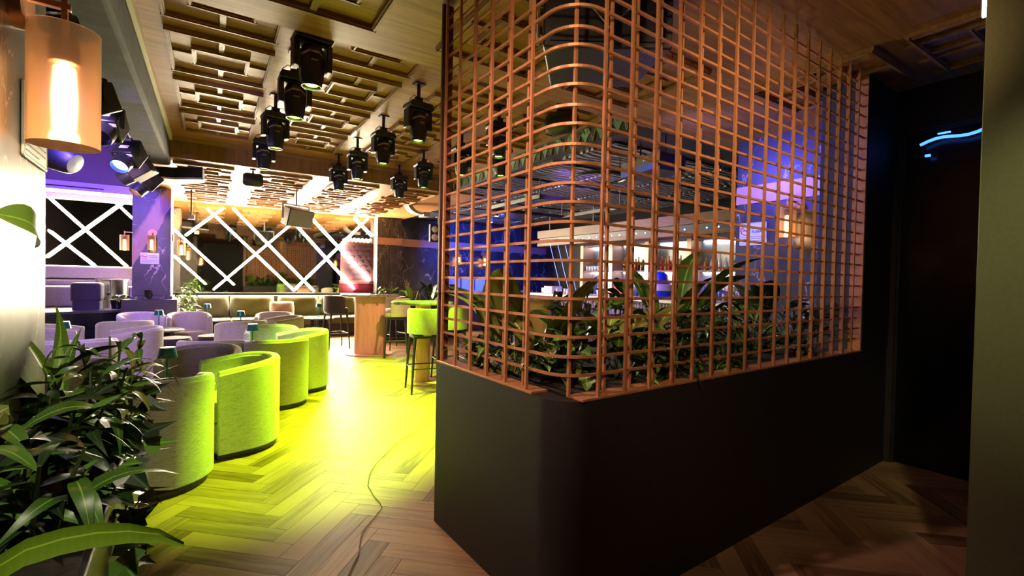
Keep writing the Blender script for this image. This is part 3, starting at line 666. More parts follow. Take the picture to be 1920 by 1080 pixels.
ZP = ZB-0.006
G = 'plants in the lattice planter'
plant('broadleaf_plant', 'broad-leaved plant at the left end of the lattice planter', (1.50, 2.24, ZP), 'banana', 5, 0.42, 3, ['leafolive', 'leafmid'], 0.95, 200, 150, G)
plant('broadleaf_plant', 'broad olive leaves just behind the curved lattice corner', (1.52, 1.85, ZP), 'banana', 5, 0.34, 5, ['leafolive'], 0.9, 220, 120, G)
plant('broadleaf_plant', 'tall banana plant rising highest behind the lattice', (2.62, 1.92, ZP), 'banana', 8, 0.72, 11, ['leafmid', 'leafmid', 'leafbright'], 1.15, 250, 170, G)
plant('broadleaf_plant', 'broad leaves low in the middle of the lattice planter', (1.98, 1.72, ZP), 'banana', 6, 0.3, 12, ['leafmid', 'leafolive'], 0.85, 250, 160, G)
plant('broadleaf_plant', 'broad dark leaves at the right end of the lattice planter', (3.85, 1.9, ZP), 'banana', 6, 0.5, 14, ['leafmid', 'leafdark'], 0.9, 240, 170, G)
plant('grass_clump', 'thin grass clump at the left sill of the lattice planter', (1.34, 2.2, ZP), 'grass', 26, 0.28, 21, ['leafolive', 'leafmid'], 1.0, 0, 180, G)
plant('grass_clump', 'low grass clump between left corner and sill', (1.36, 1.92, ZP), 'grass', 18, 0.2, 22, ['leafolive', 'leafdark'], 1.0, 0, 180, G)
plant('grass_clump', 'upright grass clump against the purple marble pier', (3.3, 1.75, ZP), 'grass', 34, 0.42, 23, ['leafmid', 'leafbright', 'leafdark'], 1.0, 0, 180, G)
plant('grass_clump', 'yellow green grass clump second from the right end', (3.62, 1.62, ZP), 'grass', 34, 0.45, 24, ['leafbright', 'leafmid', 'leafdark'], 1.0, 0, 180, G)
plant('grass_clump', 'grass clump right of the tall banana plant', (2.98, 1.62, ZP), 'grass', 26, 0.36, 25, ['leafmid', 'leafdark'], 1.0, 0, 180, G)
plant('ivy', 'bright ivy tangle hanging at the curved lattice corner', (1.50, 1.58, ZP), 'ivy', 34, 0.26, 31, ['leafdark', 'leafmid', 'leafbright'], 0.9, 0, 180, G)
plant('ivy', 'pale green ivy right of the curved lattice corner', (1.72, 1.55, ZP), 'ivy', 38, 0.36, 32, ['leafmid', 'leafbright', 'leafdark'], 1.0, 0, 180, G)
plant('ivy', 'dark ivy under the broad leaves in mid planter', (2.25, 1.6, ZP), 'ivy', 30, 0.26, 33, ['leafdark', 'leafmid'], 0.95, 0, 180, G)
for k, (x, y, h, lb) in enumerate(((1.78, 1.95, 0.36, 'leafy shrub behind the pale ivy'), (2.15, 1.98, 0.42, 'leafy shrub left of the tall banana plant'), (2.42, 1.66, 0.34, 'leafy shrub at the front below the tall banana plant'), (2.78, 1.62, 0.34, 'leafy shrub between banana plant and grass'), (3.1, 2.0, 0.36, 'leafy shrub behind the grass clumps'), (3.5, 1.95, 0.36, 'leafy shrub before the marble pier'), (3.9, 1.6, 0.34, 'leafy shrub in the right front corner of the planter'), (2.05, 1.52, 0.2, 'low dark shrub by the front copper sill'))):
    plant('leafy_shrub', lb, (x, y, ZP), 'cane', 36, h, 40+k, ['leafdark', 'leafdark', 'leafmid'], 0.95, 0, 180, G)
for k, (x, y, h, lb) in enumerate(((1.36, 2.06, 0.16, 'low ivy cover at the left sill of the planter'), (1.42, 1.72, 0.16, 'low ivy cover left of the curved corner'), (1.62, 2.12, 0.2, 'ivy cover behind the left broad leaves'), (1.9, 1.52, 0.16, 'low ivy cover right of the curved corner'), (2.52, 1.5, 0.16, 'low ivy cover along the front sill under the banana plant'), (2.95, 1.84, 0.22, 'ivy cover behind the front grass'), (3.4, 1.5, 0.16, 'low ivy cover along the right front sill'), (2.3, 1.85, 0.24, 'ivy cover left behind the banana plant'))):
    plant('ivy', lb, (x, y, ZP), 'ivy', 40, h, 140+k, ['leafdark', 'leafmid', 'leafolive' if k < 4 else 'leafdark'], 0.95, 0, 180, G)
plant('broadleaf_plant', 'broad pale leaf pair right behind the pale ivy', (1.95, 2.1, ZP), 'banana', 5, 0.36, 151, ['leafolive', 'leafmid'], 0.85, 230, 120, G)
# left planter foliage
G2 = 'plants in the near planter box'
zl = 0.868
plant('bamboo_palm', 'arching bamboo palm reaching furthest right from the near planter', (-0.2, 2.12, zl), 'cane', 44, 0.3, 61, ['leafolive', 'leafmid', 'leafmid', 'leafdark'], 0.62, 0, 180, G2)
plant('bamboo_palm', 'dark drooping palm in the middle of the near planter', (-0.22, 1.85, zl), 'cane', 46, 0.24, 62, ['leafdark', 'leafmid', 'leafolive'], 0.72, 0, 150, G2)
plant('bamboo_palm', 'dark palm lowest at the left edge of the near planter', (-0.24, 1.55, zl), 'cane', 40, 0.2, 63, ['leafdark', 'leafmid'], 0.72, 0, 150, G2)
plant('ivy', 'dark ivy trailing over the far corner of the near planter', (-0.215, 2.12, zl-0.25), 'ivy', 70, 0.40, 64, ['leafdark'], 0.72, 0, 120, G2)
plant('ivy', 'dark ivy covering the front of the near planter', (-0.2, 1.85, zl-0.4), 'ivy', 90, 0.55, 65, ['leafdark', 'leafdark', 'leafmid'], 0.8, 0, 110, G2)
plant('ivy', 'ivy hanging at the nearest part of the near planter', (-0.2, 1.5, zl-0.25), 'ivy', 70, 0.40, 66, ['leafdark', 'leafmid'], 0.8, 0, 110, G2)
plant('sword_plant', 'upright bright sword-leaved plant against the near marble pier', (-0.335, 2.1, zl), 'sword', 9, 0.46, 67, ['leafbright', 'leafmid'], 1.0, 0, 180, G2)
plant('grass_clump', 'wispy grass fan arching over the near planter', (-0.2, 1.95, zl), 'grass', 26, 0.42, 68, ['leafolive', 'leafmid'], 0.8, 20, 120, G2)
plant('bamboo_palm', 'dark palm nearest to the camera in the near planter', (-0.24, 1.25, zl), 'cane', 44, 0.18, 71, ['leafdark', 'leafmid'], 0.72, 0, 180, G2)
plant('ivy', 'dark ivy filling the left edge of the near planter', (-0.28, 1.62, zl), 'ivy', 60, 0.2, 72, ['leafdark', 'leafdark', 'leafolive'], 0.85, 0, 180, G2)
t = thing('banana_leaf_plant', 'large single banana leaf hanging before the near marble pier', 'plant', (-0.375, 1.46, zl), 0, G2)
MB().tube([(0,0,0), (0.0,0.02,0.4), (0.005,0.10,0.63), (0.008,0.18,0.665)], [0.009,0.008,0.006,0.005], 6).build('stem', M['stem'], t, smooth=True)
put_leaf(t, lm('banana', 'leafbright', 0.30, 0.20, 1.4), (0.008, 0.18, 0.665), R(25), R(-6), R(52), 0.48)
t = thing('blade_leaf_plant', 'long bright green blade leaf arching nearest to the camera', 'plant', (-0.2, 0.7, zl), 0, G2)
MB().tube([(0,0,-0.01), (0.0,0.0,0.03)], 0.006, 6).build('stem', M['stem'], t, smooth=True)
vsb, fsb, uvb = [], [], []
bp_ = [(-0.01,0.0,0.0),(-0.02,0.06,0.09),(0.0,0.13,0.155),(0.035,0.155,0.166),(0.07,0.155,0.170),(0.105,0.155,0.168),(0.14,0.155,0.160),(0.175,0.153,0.146),(0.205,0.15,0.125)]
for i, p in enumerate(bp_):
    wd = 0.017*math.sin(math.pi*(0.12+0.86*i/(len(bp_)-1)))**0.6
    vsb += [(p[0], p[1]-wd*0.4, p[2]-wd), (p[0], p[1]+0.004, p[2]), (p[0], p[1]+wd*0.4, p[2]+wd*0.8)]; uvb += [(i/8,0),(i/8,.5),(i/8,1)]
for i in range(len(bp_)-1): b = i*3; fsb += [(b,b+3,b+4,b+1),(b+1,b+4,b+5,b+2)]
me = bpy.data.meshes.new('leaf'); me.from_pydata(vsb, [], fsb); me.materials.append(leafmat('leaf_lime', (0.22, 0.42, 0.02), (0.4, 0.62, 0.05))); uv = me.uv_layers.new(name='UVMap')
for l in me.loops: uv.data[l.index].uv = uvb[l.vertex_index]
for p in me.polygons: p.use_smooth = True
ob('leaf', me, t)

# ------------------------------------------------------------------ moving head spotlights
def moving_head():
    t = thing('moving_head_light', '', 'stage light', (0,0,0), 0, 'moving head lights under the coffered ceiling')
    MB().box(-0.05,0.05,-0.035,0.035,-0.012,0).build('ceiling_plate', M['headblack'], t)
    MB().tube([(0,0,-0.01),(0,0,-0.16)], 0.017, 10).build('pole', M['headblack'], t, smooth=True)
    MB().box(-0.035,0.035,-0.02,0.02,-0.19,-0.13).tube([(-0.05,0,-0.17),(0.05,0,-0.17)],0.012,8).build('clamp', M['cable'], t)
    MB().prism_y([(-0.105,-0.19),(0.105,-0.19),(0.125,-0.225),(0.115,-0.25),(-0.115,-0.25),(-0.125,-0.225)], -0.085, 0.085).build('base_box', M['headblack'], t, bevel=0.006)
    yk = MB()
    for s in (-1, 1):
        x0, x1 = sorted((s*0.085, s*0.125)); yk.prism([(x0,-0.055),(x1,-0.045),(x1,0.045),(x0,0.055)], -0.43, -0.25)
    yk.box(-0.12,0.12,-0.05,0.05,-0.275,-0.25); yk.build('yoke', M['headblack'], t, bevel=0.008)
    hd = MB(); n = 8; prof = [(0.06,-0.27),(0.082,-0.31),(0.084,-0.40),(0.076,-0.49),(0.066,-0.525)]
    vs, fs = [], []
    for r, z in prof:
        for k in range(n): a = R(22.5+45*k); vs.append((r*1.02*math.cos(a), r*1.02*math.sin(a), z))
    for i in range(len(prof)-1):
        for k in range(n): fs.append((i*n+k, i*n+(k+1)%n, (i+1)*n+(k+1)%n, (i+1)*n+k))
    fs += [tuple(range(n-1,-1,-1))]
    hd.add(vs, fs); hb = hd.build('head', M['headblack'], t, bevel=0.004)
    MB().lathe([(0.066,-0.525),(0.066,-0.54),(0.058,-0.54),(0.056,-0.515)], 20).build('lens_ring', M['headblack'], hb, smooth=True)
    MB().lathe([(0.001,-0.525),(0.03,-0.527),(0.057,-0.522)], 20).build('lens', M['lens'], hb, smooth=True)
    cr = MB()
    for k in range(-1, 2):
        a0, a1 = R(-90+45*k-22), R(-90+45*k+22); r = 0.0855; z0, z1 = -0.325-(0.022 if k else 0), -0.325-(0.022 if k else 0)
        cr.add([(r*math.cos(a0), r*math.sin(a0), -0.335-abs(k)*0.004-(0.02 if k < 0 else 0)), (r*math.cos(a1), r*math.sin(a1), -0.335-(0.02 if k > 0 else 0)),
                (r*math.cos(a1), r*math.sin(a1), -0.322-(0.02 if k > 0 else 0)), (r*math.cos(a0), r*math.sin(a0), -0.322-(0.02 if k < 0 else 0)),
                (0.98*r*math.cos(a0), 0.98*r*math.sin(a0), -0.318-(0.02 if k < 0 else 0)), (0.98*r*math.cos(a1), 0.98*r*math.sin(a1), -0.318-(0.02 if k > 0 else 0))], [(0,1,2,3),(3,2,5,4)])
    cr.build('silver_collar', M['silver'], hb)
    MB().box(-0.022,0.022,-0.0815,-0.079,-0.386,-0.378).build('maker_plate', M['silver'], hb)
    cb = MB()
    for s in (-1, 1): cb.tube([(s*0.01,-0.01,-0.14),(s*0.06,-0.03,-0.13),(s*0.10,-0.03,-0.17),(s*0.11,-0.02,-0.215),(s*0.05,-0.03,-0.19)], 0.0035, 5)
    cb.tube([(0.02,0.01,-0.14),(0.0,-0.05,-0.16),(-0.05,-0.05,-0.19)], 0.0035, 5)
    cb.build('cable', M['cable'], t, smooth=True)
    return t
HEADS = [(0.56,3.45,'nearest moving head light, half hidden by the soffit edge',0.25),(0.56,4.22,'second moving head light of the left row',0.6),(0.53,5.33,'third moving head light of the left row',0.6),(0.52,6.45,'furthest moving head light of the left row',0.8),
 (1.62,4.22,'nearest moving head light of the middle row',1.25),(1.62,5.29,'second moving head light of the middle row',1),(1.60,6.33,'third moving head light of the middle row',1),(1.58,7.33,'furthest moving head light of the middle row',0.7),
 (2.52,6.33,'moving head light in the right row left of the lattice edge',1),(2.52,7.36,'far moving head light of the right row',0.7),
 (2.52,4.25,'moving head light behind the upper left lattice bars',1),(2.60,5.28,'moving head light with lime lens behind the lattice',1),(3.0,5.0,'moving head light behind the lattice nearest the frieze',0.5)]
hp = moving_head()
for i, (x, y, lb, k) in enumerate(HEADS):
    zc = ZM; p = RM(x, y, zc)
    rz = -AM + random.uniform(-0.15, 0.15)+0.12
    if i == 0: o = hp; o.location = p; o.rotation_euler = (0,0,rz); o['label'] = lb
    else: o = dup(hp, p, rz, lb)
for i, (x, y, lb, k) in enumerate(HEADS):
    p = RM(x, y, ZM-0.56); tx = (0.8, 0.7, 0.8, 0.7, -0.9, -0.1, 0.0, 0.2, -0.3, -0.2, -0.7, -0.4, 0)[i]
    spot('moving_head_beam', p, (p.x+tx, p.y+(0.6, 0.1, 0, 0, -0.15, 0, 0, 0, 0, 0, -0.1, 0, 0)[i], 0), 640*k, LIME, 42 if i != 4 else 52, 0.55, 0.04)

# ------------------------------------------------------------------ stage spotlights along the concrete beam
def par_can(label, loc, rz, tilt, lens, tape=True):
    t = thing('stage_spotlight', label, 'stage light', loc, rz, 'spotlights hung along the concrete beam')
    MB().tube([(0,0,0.0),(0,0,-0.08)], 0.012, 8).box(-0.03,0.03,-0.02,0.02,-0.1,-0.06).build('clamp', M['silver'], t)
    yk = MB().box(-0.115,0.115,-0.012,0.012,-0.105,-0.095)
    for s in (-1, 1): yk.box(min(s*0.105,s*0.115), max(s*0.105,s*0.115), -0.015,0.015,-0.26,-0.1)
    yk.build('yoke', M['headblack'], t)
    rot = Matrix.Translation((0,0,-0.24)) @ Matrix.Rotation(tilt, 4, 'X')
    b = MB().box(-0.1,0.1,-0.14,0.10,-0.1,0.1).build('body', M['headblack'], t, bevel=0.012); b.matrix_local = rot
    l = MB().lathe([(0.088,0.10),(0.09,0.12),(0.082,0.22),(0.076,0.22),(0.072,0.15),(0.001,0.14)], 24, ax='y').build('lens_barrel', M['headblack'], t, smooth=True); l.matrix_local = rot
    l = MB().lathe([(0.001,0.172),(0.04,0.178),(0.074,0.17)], 20, ax='y').build('lens', lens, t, smooth=True); l.matrix_local = rot
    if tape:
        l = MB().box(-0.095,-0.02,0.10,0.103,0.05,0.075).build('white_tape', M['signwhite'], t); l.matrix_local = rot
        l = MB().box(-0.02,0.06,0.10,0.103,0.05,0.075).build('magenta_tape', M['magenta'], t); l.matrix_local = rot
        l = MB().box(-0.04,0.04,-0.02,0.03,0.1,0.102).build('label_plate', M['signwhite'], t); l.matrix_local = rot
    MB().tube([(0.03,0,-0.09),(0.14,-0.02,-0.13),(0.22,0,-0.06),(0.26,0,0.05),(0.22,0,0.1)], 0.005, 5).tube([(0.0,0,-0.09),(0.08,-0.05,-0.05),(0.11,-0.04,-0.1),(0.05,-0.05,-0.14)], 0.004, 5).build('cable', M['cable'], t, smooth=True)
    return t
PC = [(3.4,'stage spotlight nearest the entrance, behind the near sconce',2.6,-0.5,M['blackgloss']),(4.45,'blue lit stage spotlight with magenta tape, second along the beam',2.5,-0.5,M['lensblue']),(5.15,'stage spotlight with clear lens barrel, third along the beam',2.9,-0.75,M['blackgloss']),
      (6.3,'small blue stage spotlight, fourth along the beam',2.7,-0.8,M['lensblue']),(7.15,'stage spotlight with glowing blue edge, fifth along the beam',1.2,-0.6,M['lensblue']),(8.0,'stage spotlight with orange glow at the far beam end',2.0,-0.9,M['lensorange'])]
for y, lb, rz, tl, ln in PC: par_can(lb, RM(-0.74, y, 2.86), rz, tl, ln)
rl = room(MB().tube([(-0.74,2.6,2.80),(-0.74,8.3,2.80)], 0.02, 8), 'light_rail', M['headblack'], smooth=True); tag(rl, 'black pipe rail carrying the stage spotlights under the concrete beam', 'rail')

# ------------------------------------------------------------------ tub chairs
def tub_chair():
    t = thing('tub_chair', '', 'chair', (0,0,0), 0)
    Ro, Th, n = 0.315, 0.062, 28; st = []
    arm = 0.20
    for i in range(4): st.append((Vector((Ro, arm*(1-i/4))), Vector((1,0)), arm*(1-i/4)))
    for i in range(n+1):
        a = -math.pi*i/n; st.append((Vector((Ro*math.cos(a), Ro*math.sin(a))), Vector((math.cos(a), math.sin(a))), -math.sin(-a)*0.0-Ro*abs(math.sin(a))))
    for i in range(1, 5): st.append((Vector((-Ro, arm*i/4)), Vector((-1,0)), arm*i/4))
    mb = MB(); vs, fs = [], []; m = 11
    for k, (p, nrm, yy) in enumerate(st):
        f = min(1, max(0, (p.y+Ro)/(Ro+arm))); top = 0.735-0.06*f**1.5
        endf = 1.0
        prof = [(0, 0.05), (0, top-0.03)]
        for q in range(7): a = math.pi*q/6; prof.append((Th/2-Th/2*math.cos(a), top-0.03+0.03*math.sin(a)))
        prof += [(Th, top-0.03), (Th, 0.05)]
        for d_, z in prof: vs.append((p.x-nrm.x*d_, p.y-nrm.y*d_, z))
    m = 11; 
    for k in range(len(st)-1):
        for j in range(m): fs.append((k*m+j, k*m+(j+1)%m, (k+1)*m+(j+1)%m, (k+1)*m+j))
    fs += [tuple(range(m)), tuple((len(st)-1)*m+j for j in range(m-1,-1,-1))]
    mb.add(vs, fs); o = mb.build('back_shell', M['chair'], t, bevel=0.012, seg=2)
    Ri = Ro-Th-0.003
    pl = [(Ri, 0.20)]+[(Ri*math.cos(-math.pi*i/18), Ri*math.sin(-math.pi*i/18)) for i in range(19)]+[(-Ri, 0.20)]
    fr = [(-Ri+0.02, 0.235), (-Ri*0.5, 0.265), (0, 0.275), (Ri*0.5, 0.265), (Ri-0.02, 0.235)]
    MB().prism(pl+fr, 0.05, 0.27).build('seat_base', M['chair'], t, bevel=0.01)
    MB().prism([(x*0.995, y+(0.012 if y > 0.2 else 0)) for x, y in pl+fr], 0.275, 0.43).build('seat_cushion', M['chair'], t, bevel=0.035, seg=3)
    MB().prism([(x*1.1, y*1.1-0.02) for x, y in pl+[(0, 0.2)]], 0.0, 0.05).build('plinth', M['black'], t)
    return t
CH = [(-0.125,3.87,12,'light grey tub chair nearest the camera, back turned, beside the foliage'),
 (0.37,4.40,100,'lime lit tub chair right of the nearest chair, turned left to the lamp table'),
 (0.15,5.08,170,'tub chair facing the camera behind the nearest lamp table'),
 (-0.66,4.85,-75,'beige tub chair half hidden by the planter foliage, facing right'),
 (0.85,5.62,10,'lime tub chair with its back to us at the middle lamp table'),
 (1.21,6.22,100,'lime tub chair furthest right beside the open floor'),
 (0.97,6.78,170,'tub chair facing us behind the middle lamp table'),
 (0.27,5.80,-20,'tub chair behind the nearest group, only its flat back visible'),
 (0.74,7.95,15,'pale pink and green tub chair back, beyond the middle table'),
 (1.35,8.42,100,'small far tub chair right of the third lamp table'),
 (1.36,9.25,170,'far mauve tub chair facing us before the green bench'),
 (0.10,9.68,185,'mauve tub chair facing us right of the purple lamp table'),
 (-0.55,9.85,200,'mauve tub chair facing us before the column plinth'),
 (-0.64,8.50,10,'violet tub chair with its back to us at the purple lamp table'),
 (-0.50,7.28,95,'grey violet tub chair turned left, left of the dark ottoman'),
 (-0.86,6.40,5,'wide violet tub chair back at the left edge behind the foliage'),
 (-1.25,8.0,-90,'violet tub chair at far left beside the stage steps')]
cp = tub_chair(); GC = 'tub chairs in the lounge'
for i, (x, y, a, lb) in enumerate(CH):
    if i == 0: cp.location = (x,y,0); cp.rotation_euler = (0,0,R(a)); cp['label'] = lb; cp['group'] = GC
    else: dup(cp, (x,y,0), R(a), lb, GC)
# dark ottomans
def ottoman(label, loc, group='dark ottomans'):
    t = thing('ottoman', label, 'ottoman', loc, 0, group)
    MB().lathe([(0.001,0.1),(0.22,0.1),(0.235,0.13),(0.235,0.39),(0.215,0.43),(0.12,0.445),(0.001,0.447)], 28).build('cushion', M['velvetdark'], t, smooth=True)
    MB().lathe([(0.001,0),(0.215,0),(0.215,0.1),(0.001,0.1)], 28).build('base', M['blackgloss'], t, smooth=True)
    return t
ottoman('dark round ottoman before the purple lamp table', (-0.10, 8.66, 0)); ottoman('dark round ottoman between mauve chair and third lamp table', (0.42, 8.75, 0))
# low lamp tables
def low_table(label, loc):
    t = thing('lamp_table', label, 'table', loc, 0, 'low round lounge tables')
    MB().lathe([(0.001,0.49),(0.29,0.49),(0.31,0.50),(0.31,0.512),(0.30,0.52),(0.001,0.52)], 36).build('table_top', M['marbletop'], t, smooth=True)
    MB().lathe([(0.001,0.02),(0.17,0.02),(0.17,0.49),(0.001,0.49)], 28).build('drum_base', M['blackgloss'], t, smooth=True)
    MB().lathe([(0.001,0),(0.2,0),(0.2,0.02),(0.001,0.02)], 28).build('foot', M['black'], t, smooth=True)
def table_lamp(label, loc):
    t = thing('table_lamp', label, 'lamp', loc, 0, 'teal table lamps')
    MB().lathe([(0.001,0),(0.055,0),(0.055,0.008),(0.008,0.014),(0.001,0.014)], 20).build('base', M['teal'], t, smooth=True)
    MB().tube([(0,0,0.012),(0,0,0.24)], 0.0075, 8).build('stem', M['teal'], t, smooth=True)
    sh = MB().lathe([(0.066,0.225),(0.050,0.30),(0.047,0.30),(0.063,0.228),(0.066,0.225)], 24).build('shade', M['teal'], t, smooth=True)
    MB().lathe([(0.001,0.298),(0.05,0.298),(0.05,0.304),(0.001,0.306)], 24).build('shade_top', M['silver'], sh, smooth=True)
TB_ = [(-0.07,4.55,'nearest lounge table between four tub chairs','teal table lamp rising behind the nearest tub chair'),(0.70,6.28,'middle lounge table ringed by lime tub chairs','teal table lamp on the middle lounge table'),
 (0.78,8.55,'third lounge table before the green bench','teal table lamp on the third lounge table'),(0.42,10.75,'round lounge table at the left part of the green bench','small teal table lamp at the left part of the green bench'),
 (2.40,10.55,'round lounge table at the right part of the green bench','small teal table lamp at the right part of the green bench'),(-0.27,9.12,'purple lit lounge table before the mauve chairs','teal table lamp before the column plinth'),
 (-1.08,7.35,'lounge table at far left behind the violet chairs','teal table lamp at far left before the stage')]
for x, y, l1, l2 in TB_: low_table(l1, (x, y, 0)); table_lamp(l2, (x-0.02, y-0.05, 0.52))

# ------------------------------------------------------------------ green bench under the mirror
bn = thing('bench', 'olive velvet banquette bench under the mirror wall', 'bench', RM(1.4, 11.8, 0), -AM)
MB().box(-2.05,2.0,-0.28,0.44,0,0.30).build('base', M['blackpaint'], bn)
for k in range(4): MB().box(-2.05+k*1.0125,-2.05+(k+1)*1.0125-0.008,-0.40,0.40,0.30,0.45).build('seat_cushion', M['velvet'], bn, bevel=0.03, seg=3)
MB().box(-2.05,2.0,0.36,0.45,0.30,0.93).build('back_panel', M['velvet'], bn, bevel=0.02)
def cushion(label, loc, rz, wx, hz, mat, tilt=0.25, group='loose bench cushions'):
    t = MB(); n = 10; vs, fs = [], []
    for s in (1, -1):
        for i in range(n+1):
            for j in range(n+1):
                u, v = i/n*2-1, j/n*2-1; e = (1-u**6)*(1-v**6); w_ = 1-0.05*abs(u*v)
                wr = 0.012*math.sin(5*u+3*v*s)*(1-v*v)
                vs.append((u*wx/2*w_, s*(0.07*e**0.6)+wr*e, (v*w_+1)*hz/2))
    o2 = (n+1)**2
    for s in (0, 1):
        for i in range(n):
            for j in range(n):
                a = s*o2+i*(n+1)+j; fs.append((a, a+n+1, a+n+2, a+1) if s == 0 else (a+1, a+n+2, a+n+1, a))
    me = t.add(vs, fs).mesh('cushion', mat, True)
    bm = bmesh.new(); bm.from_mesh(me); bmesh.ops.remove_doubles(bm, verts=bm.verts, dist=0.0015); bm.to_mesh(me); bm.free()
    o = bpy.data.objects.new('cushion', me); COL.objects.link(o); o.location = loc; o.rotation_euler = (-tilt, 0, rz)
    return tag(o, label, 'cushion', group)
for k, (x, lb) in enumerate(((-0.12,'olive velvet back cushion at the left end of the bench'),(0.78,'olive velvet back cushion left of the brown pillow'),(1.72,'tilted olive back cushion behind the brown pillow'),(2.62,'olive back cushion behind the right bench lamp'))):
    cushion(lb, RM(x, 12.02, 0.46), -AM+(0.0, 0.05, -0.1, 0.03)[k], 0.9, 0.48, M['velvet'], 0.16)
cushion('brown square pillow on the green bench', RM(1.36, 11.80, 0.46), -AM+0.06, 0.52, 0.36, M['brownpillow'], 0.3)

# ------------------------------------------------------------------ high tables and bar stools
def high_table(label, loc, rz, plate=True, slab=(0.27, 0.13), top=(0.52, 0.33), mat='peach'):
    t = thing('high_table', label, 'table', loc, rz, 'peach high tables')
    st = lambda a, b_: rplan(-a, a, -b_, b_, min(a, b_)*0.98, 8)
    MB().prism(st(*top), 1.05, 1.085).build('table_top', M['marbletop'], t, bevel=0.008)
    pe = MB().prism(st(*slab), 0.015, 1.05).build('pedestal', M[mat], t, smooth=True)
    MB().prism(st(slab[0]+0.14, slab[1]+0.16), 0.0, 0.016).build('foot_plate', M[mat], t, bevel=0.004)
    if plate:
        for x in (-0.10, 0.13):
            MB().tube([(x,-slab[1]-0.002,0.93),(x,-slab[1]-0.035,0.925),(x,-slab[1]-0.04,0.90),(x+0.02,-slab[1]-0.045,0.89),(x+0.035,-slab[1]-0.04,0.91)], 0.005, 6).build('hook', M['black'], pe, smooth=True)
    return t
high_table('peach laminate high table with two hooks beside the black stool', (2.80,8.45,0), R(-25))
high_table('high table with round orange pedestal left of the lattice edge', (2.66,5.85,0), 0, False, (0.10, 0.10), (0.42, 0.36))
high_table('peach high table with white top behind the curved lattice', (5.15,6.55,0), R(-60), False, (0.27,0.12), (0.6,0.35))
def bar_stool(label, loc, rz, mat, group='upholstered bar stools'):
    t = thing('bar_stool', label, 'stool', loc, rz, group)
    Ro, Th, n = 0.235, 0.045, 20; vs, fs = [], []; m = 8
    for i in range(n+1):
        a = R(-205+230*i/n); nx, ny = math.cos(a), math.sin(a)
        k = 1-max(0, ny+0.2)**2*0.3; zt = 0.74+0.29*k
        for d_, z in ((0,0.72),(0.0,zt-0.02),(0.008,zt-0.004),(Th/2,zt),(Th-0.008,zt-0.004),(Th,zt-0.02),(Th,0.74),(Th/2,0.715)): vs.append((nx*(Ro-d_), ny*(Ro-d_), z))
    for k in range(n):
        for j in range(m): fs.append((k*m+j, k*m+(j+1)%m, (k+1)*m+(j+1)%m, (k+1)*m+j))
    fs += [tuple(range(m)), tuple(n*m+j for j in range(m-1,-1,-1))]
    MB().add(vs, fs).build('back_shell', mat, t, smooth=True)
    MB().prism(rplan(-0.19,0.19,-0.17,0.21,0.1,5), 0.70, 0.79).build('seat', mat, t, bevel=0.03, seg=3)
    MB().prism(rplan(-0.19,0.19,-0.18,0.18,0.06,4), 0.665, 0.705).build('seat_frame', M['black'], t, bevel=0.006)
    for sx in (-1, 1):
        for sy in (-1, 1):
            MB().tube([(sx*0.165,sy*0.15,0.69),(sx*0.185,sy*0.175,0.45),(sx*0.21,sy*0.20,0.0)], [0.021,0.017,0.012], 8).build('leg', M['black'], t, smooth=True)
    q = [(sx*0.196, sy*0.187, 0.30) for sx, sy in ((-1,-1),(1,-1),(1,1),(-1,1))]
    for k in range(4): MB().tube([q[k], q[(k+1)%4]], 0.008, 6).build('footrest', M['black'], t, smooth=True)
    return t
bar_stool('lime lit bar stool nearest the lattice, its back to us', (2.50,5.40,0), R(-12), M['suede'])
bar_stool('lime lit bar stool right of the peach high table', (3.12,7.98,0), R(70), M['suede'])
bar_stool('bar stool half hidden behind the right lime stool', (3.42,8.9,0), R(100), M['suede'])
bar_stool('black leather bar stool left of the peach high table', (2.46,9.45,0), R(-85), M['velvetdark'])
bar_stool('green lit bar stool behind the left edge of the lattice', (3.02,5.75,0), R(80), M['suede'])
bar_stool('dark ribbed bar stool at the purple bar front', (6.0,7.2,0), R(-90), M['velvetdark'])
bar_stool('dark bar stool between white top table and blue bin', (4.75,7.1,0), R(-120), M['velvetdark'])
# planting behind the high tables
pbx = thing('planter_box', 'low dark planter box before the grey marble pillar', 'planter', RM(3.6, 10.3, 0), -AM)
MB().box(-0.75,1.3,-0.2,0.2,0,0.78).build('body', M['blackpaint'], pbx, bevel=0.005)
MB().box(-0.73,1.28,-0.18,0.18,0.775,0.79).build('soil', M['soil'], pbx)
G3 = 'plants before the marble pillar'
plant('leafy_shrub', 'low leafy shrub above the peach high table', RM(3.15,10.25,0.79), 'cane', 44, 0.34, 81, ['leafmid','leafbright','leafdark'], 1.0, 0, 180, G3)
plant('leafy_shrub', 'low leafy shrub before the grey marble pillar', RM(3.5,10.25,0.79), 'cane', 44, 0.34, 82, ['leafmid','leafdark'], 1.0, 0, 180, G3)
plant('broadleaf_plant', 'two bright upright leaves before the grey marble pillar', RM(3.85,10.2,0.79), 'banana', 4, 0.36, 83, ['leafbright','leafmid'], 0.9, 0, 180, G3)
plant('broadleaf_plant', 'dark broad plant by the lattice edge in the background', RM(4.3,10.2,0.79), 'banana', 8, 0.45, 84, ['leafdark'], 1.0, 0, 180, G3)
plant('leafy_shrub', 'dark shrub at the right end of the far planter', RM(4.65,10.25,0.79), 'cane', 36, 0.4, 85, ['leafdark'], 1.1, 0, 180, G3)
pt = thing('plant_pot', 'dark pot right of the column plinth', 'pot', RM(-0.38, 10.75, 0))
MB().lathe([(0.001,0),(0.13,0),(0.17,0.45),(0.155,0.45),(0.15,0.40),(0.001,0.40)], 24).build('body', M['black'], pt, smooth=True)
MB().lathe([(0.001,0.405),(0.15,0.405),(0.001,0.41)], 20).build('soil', M['soil'], pt)
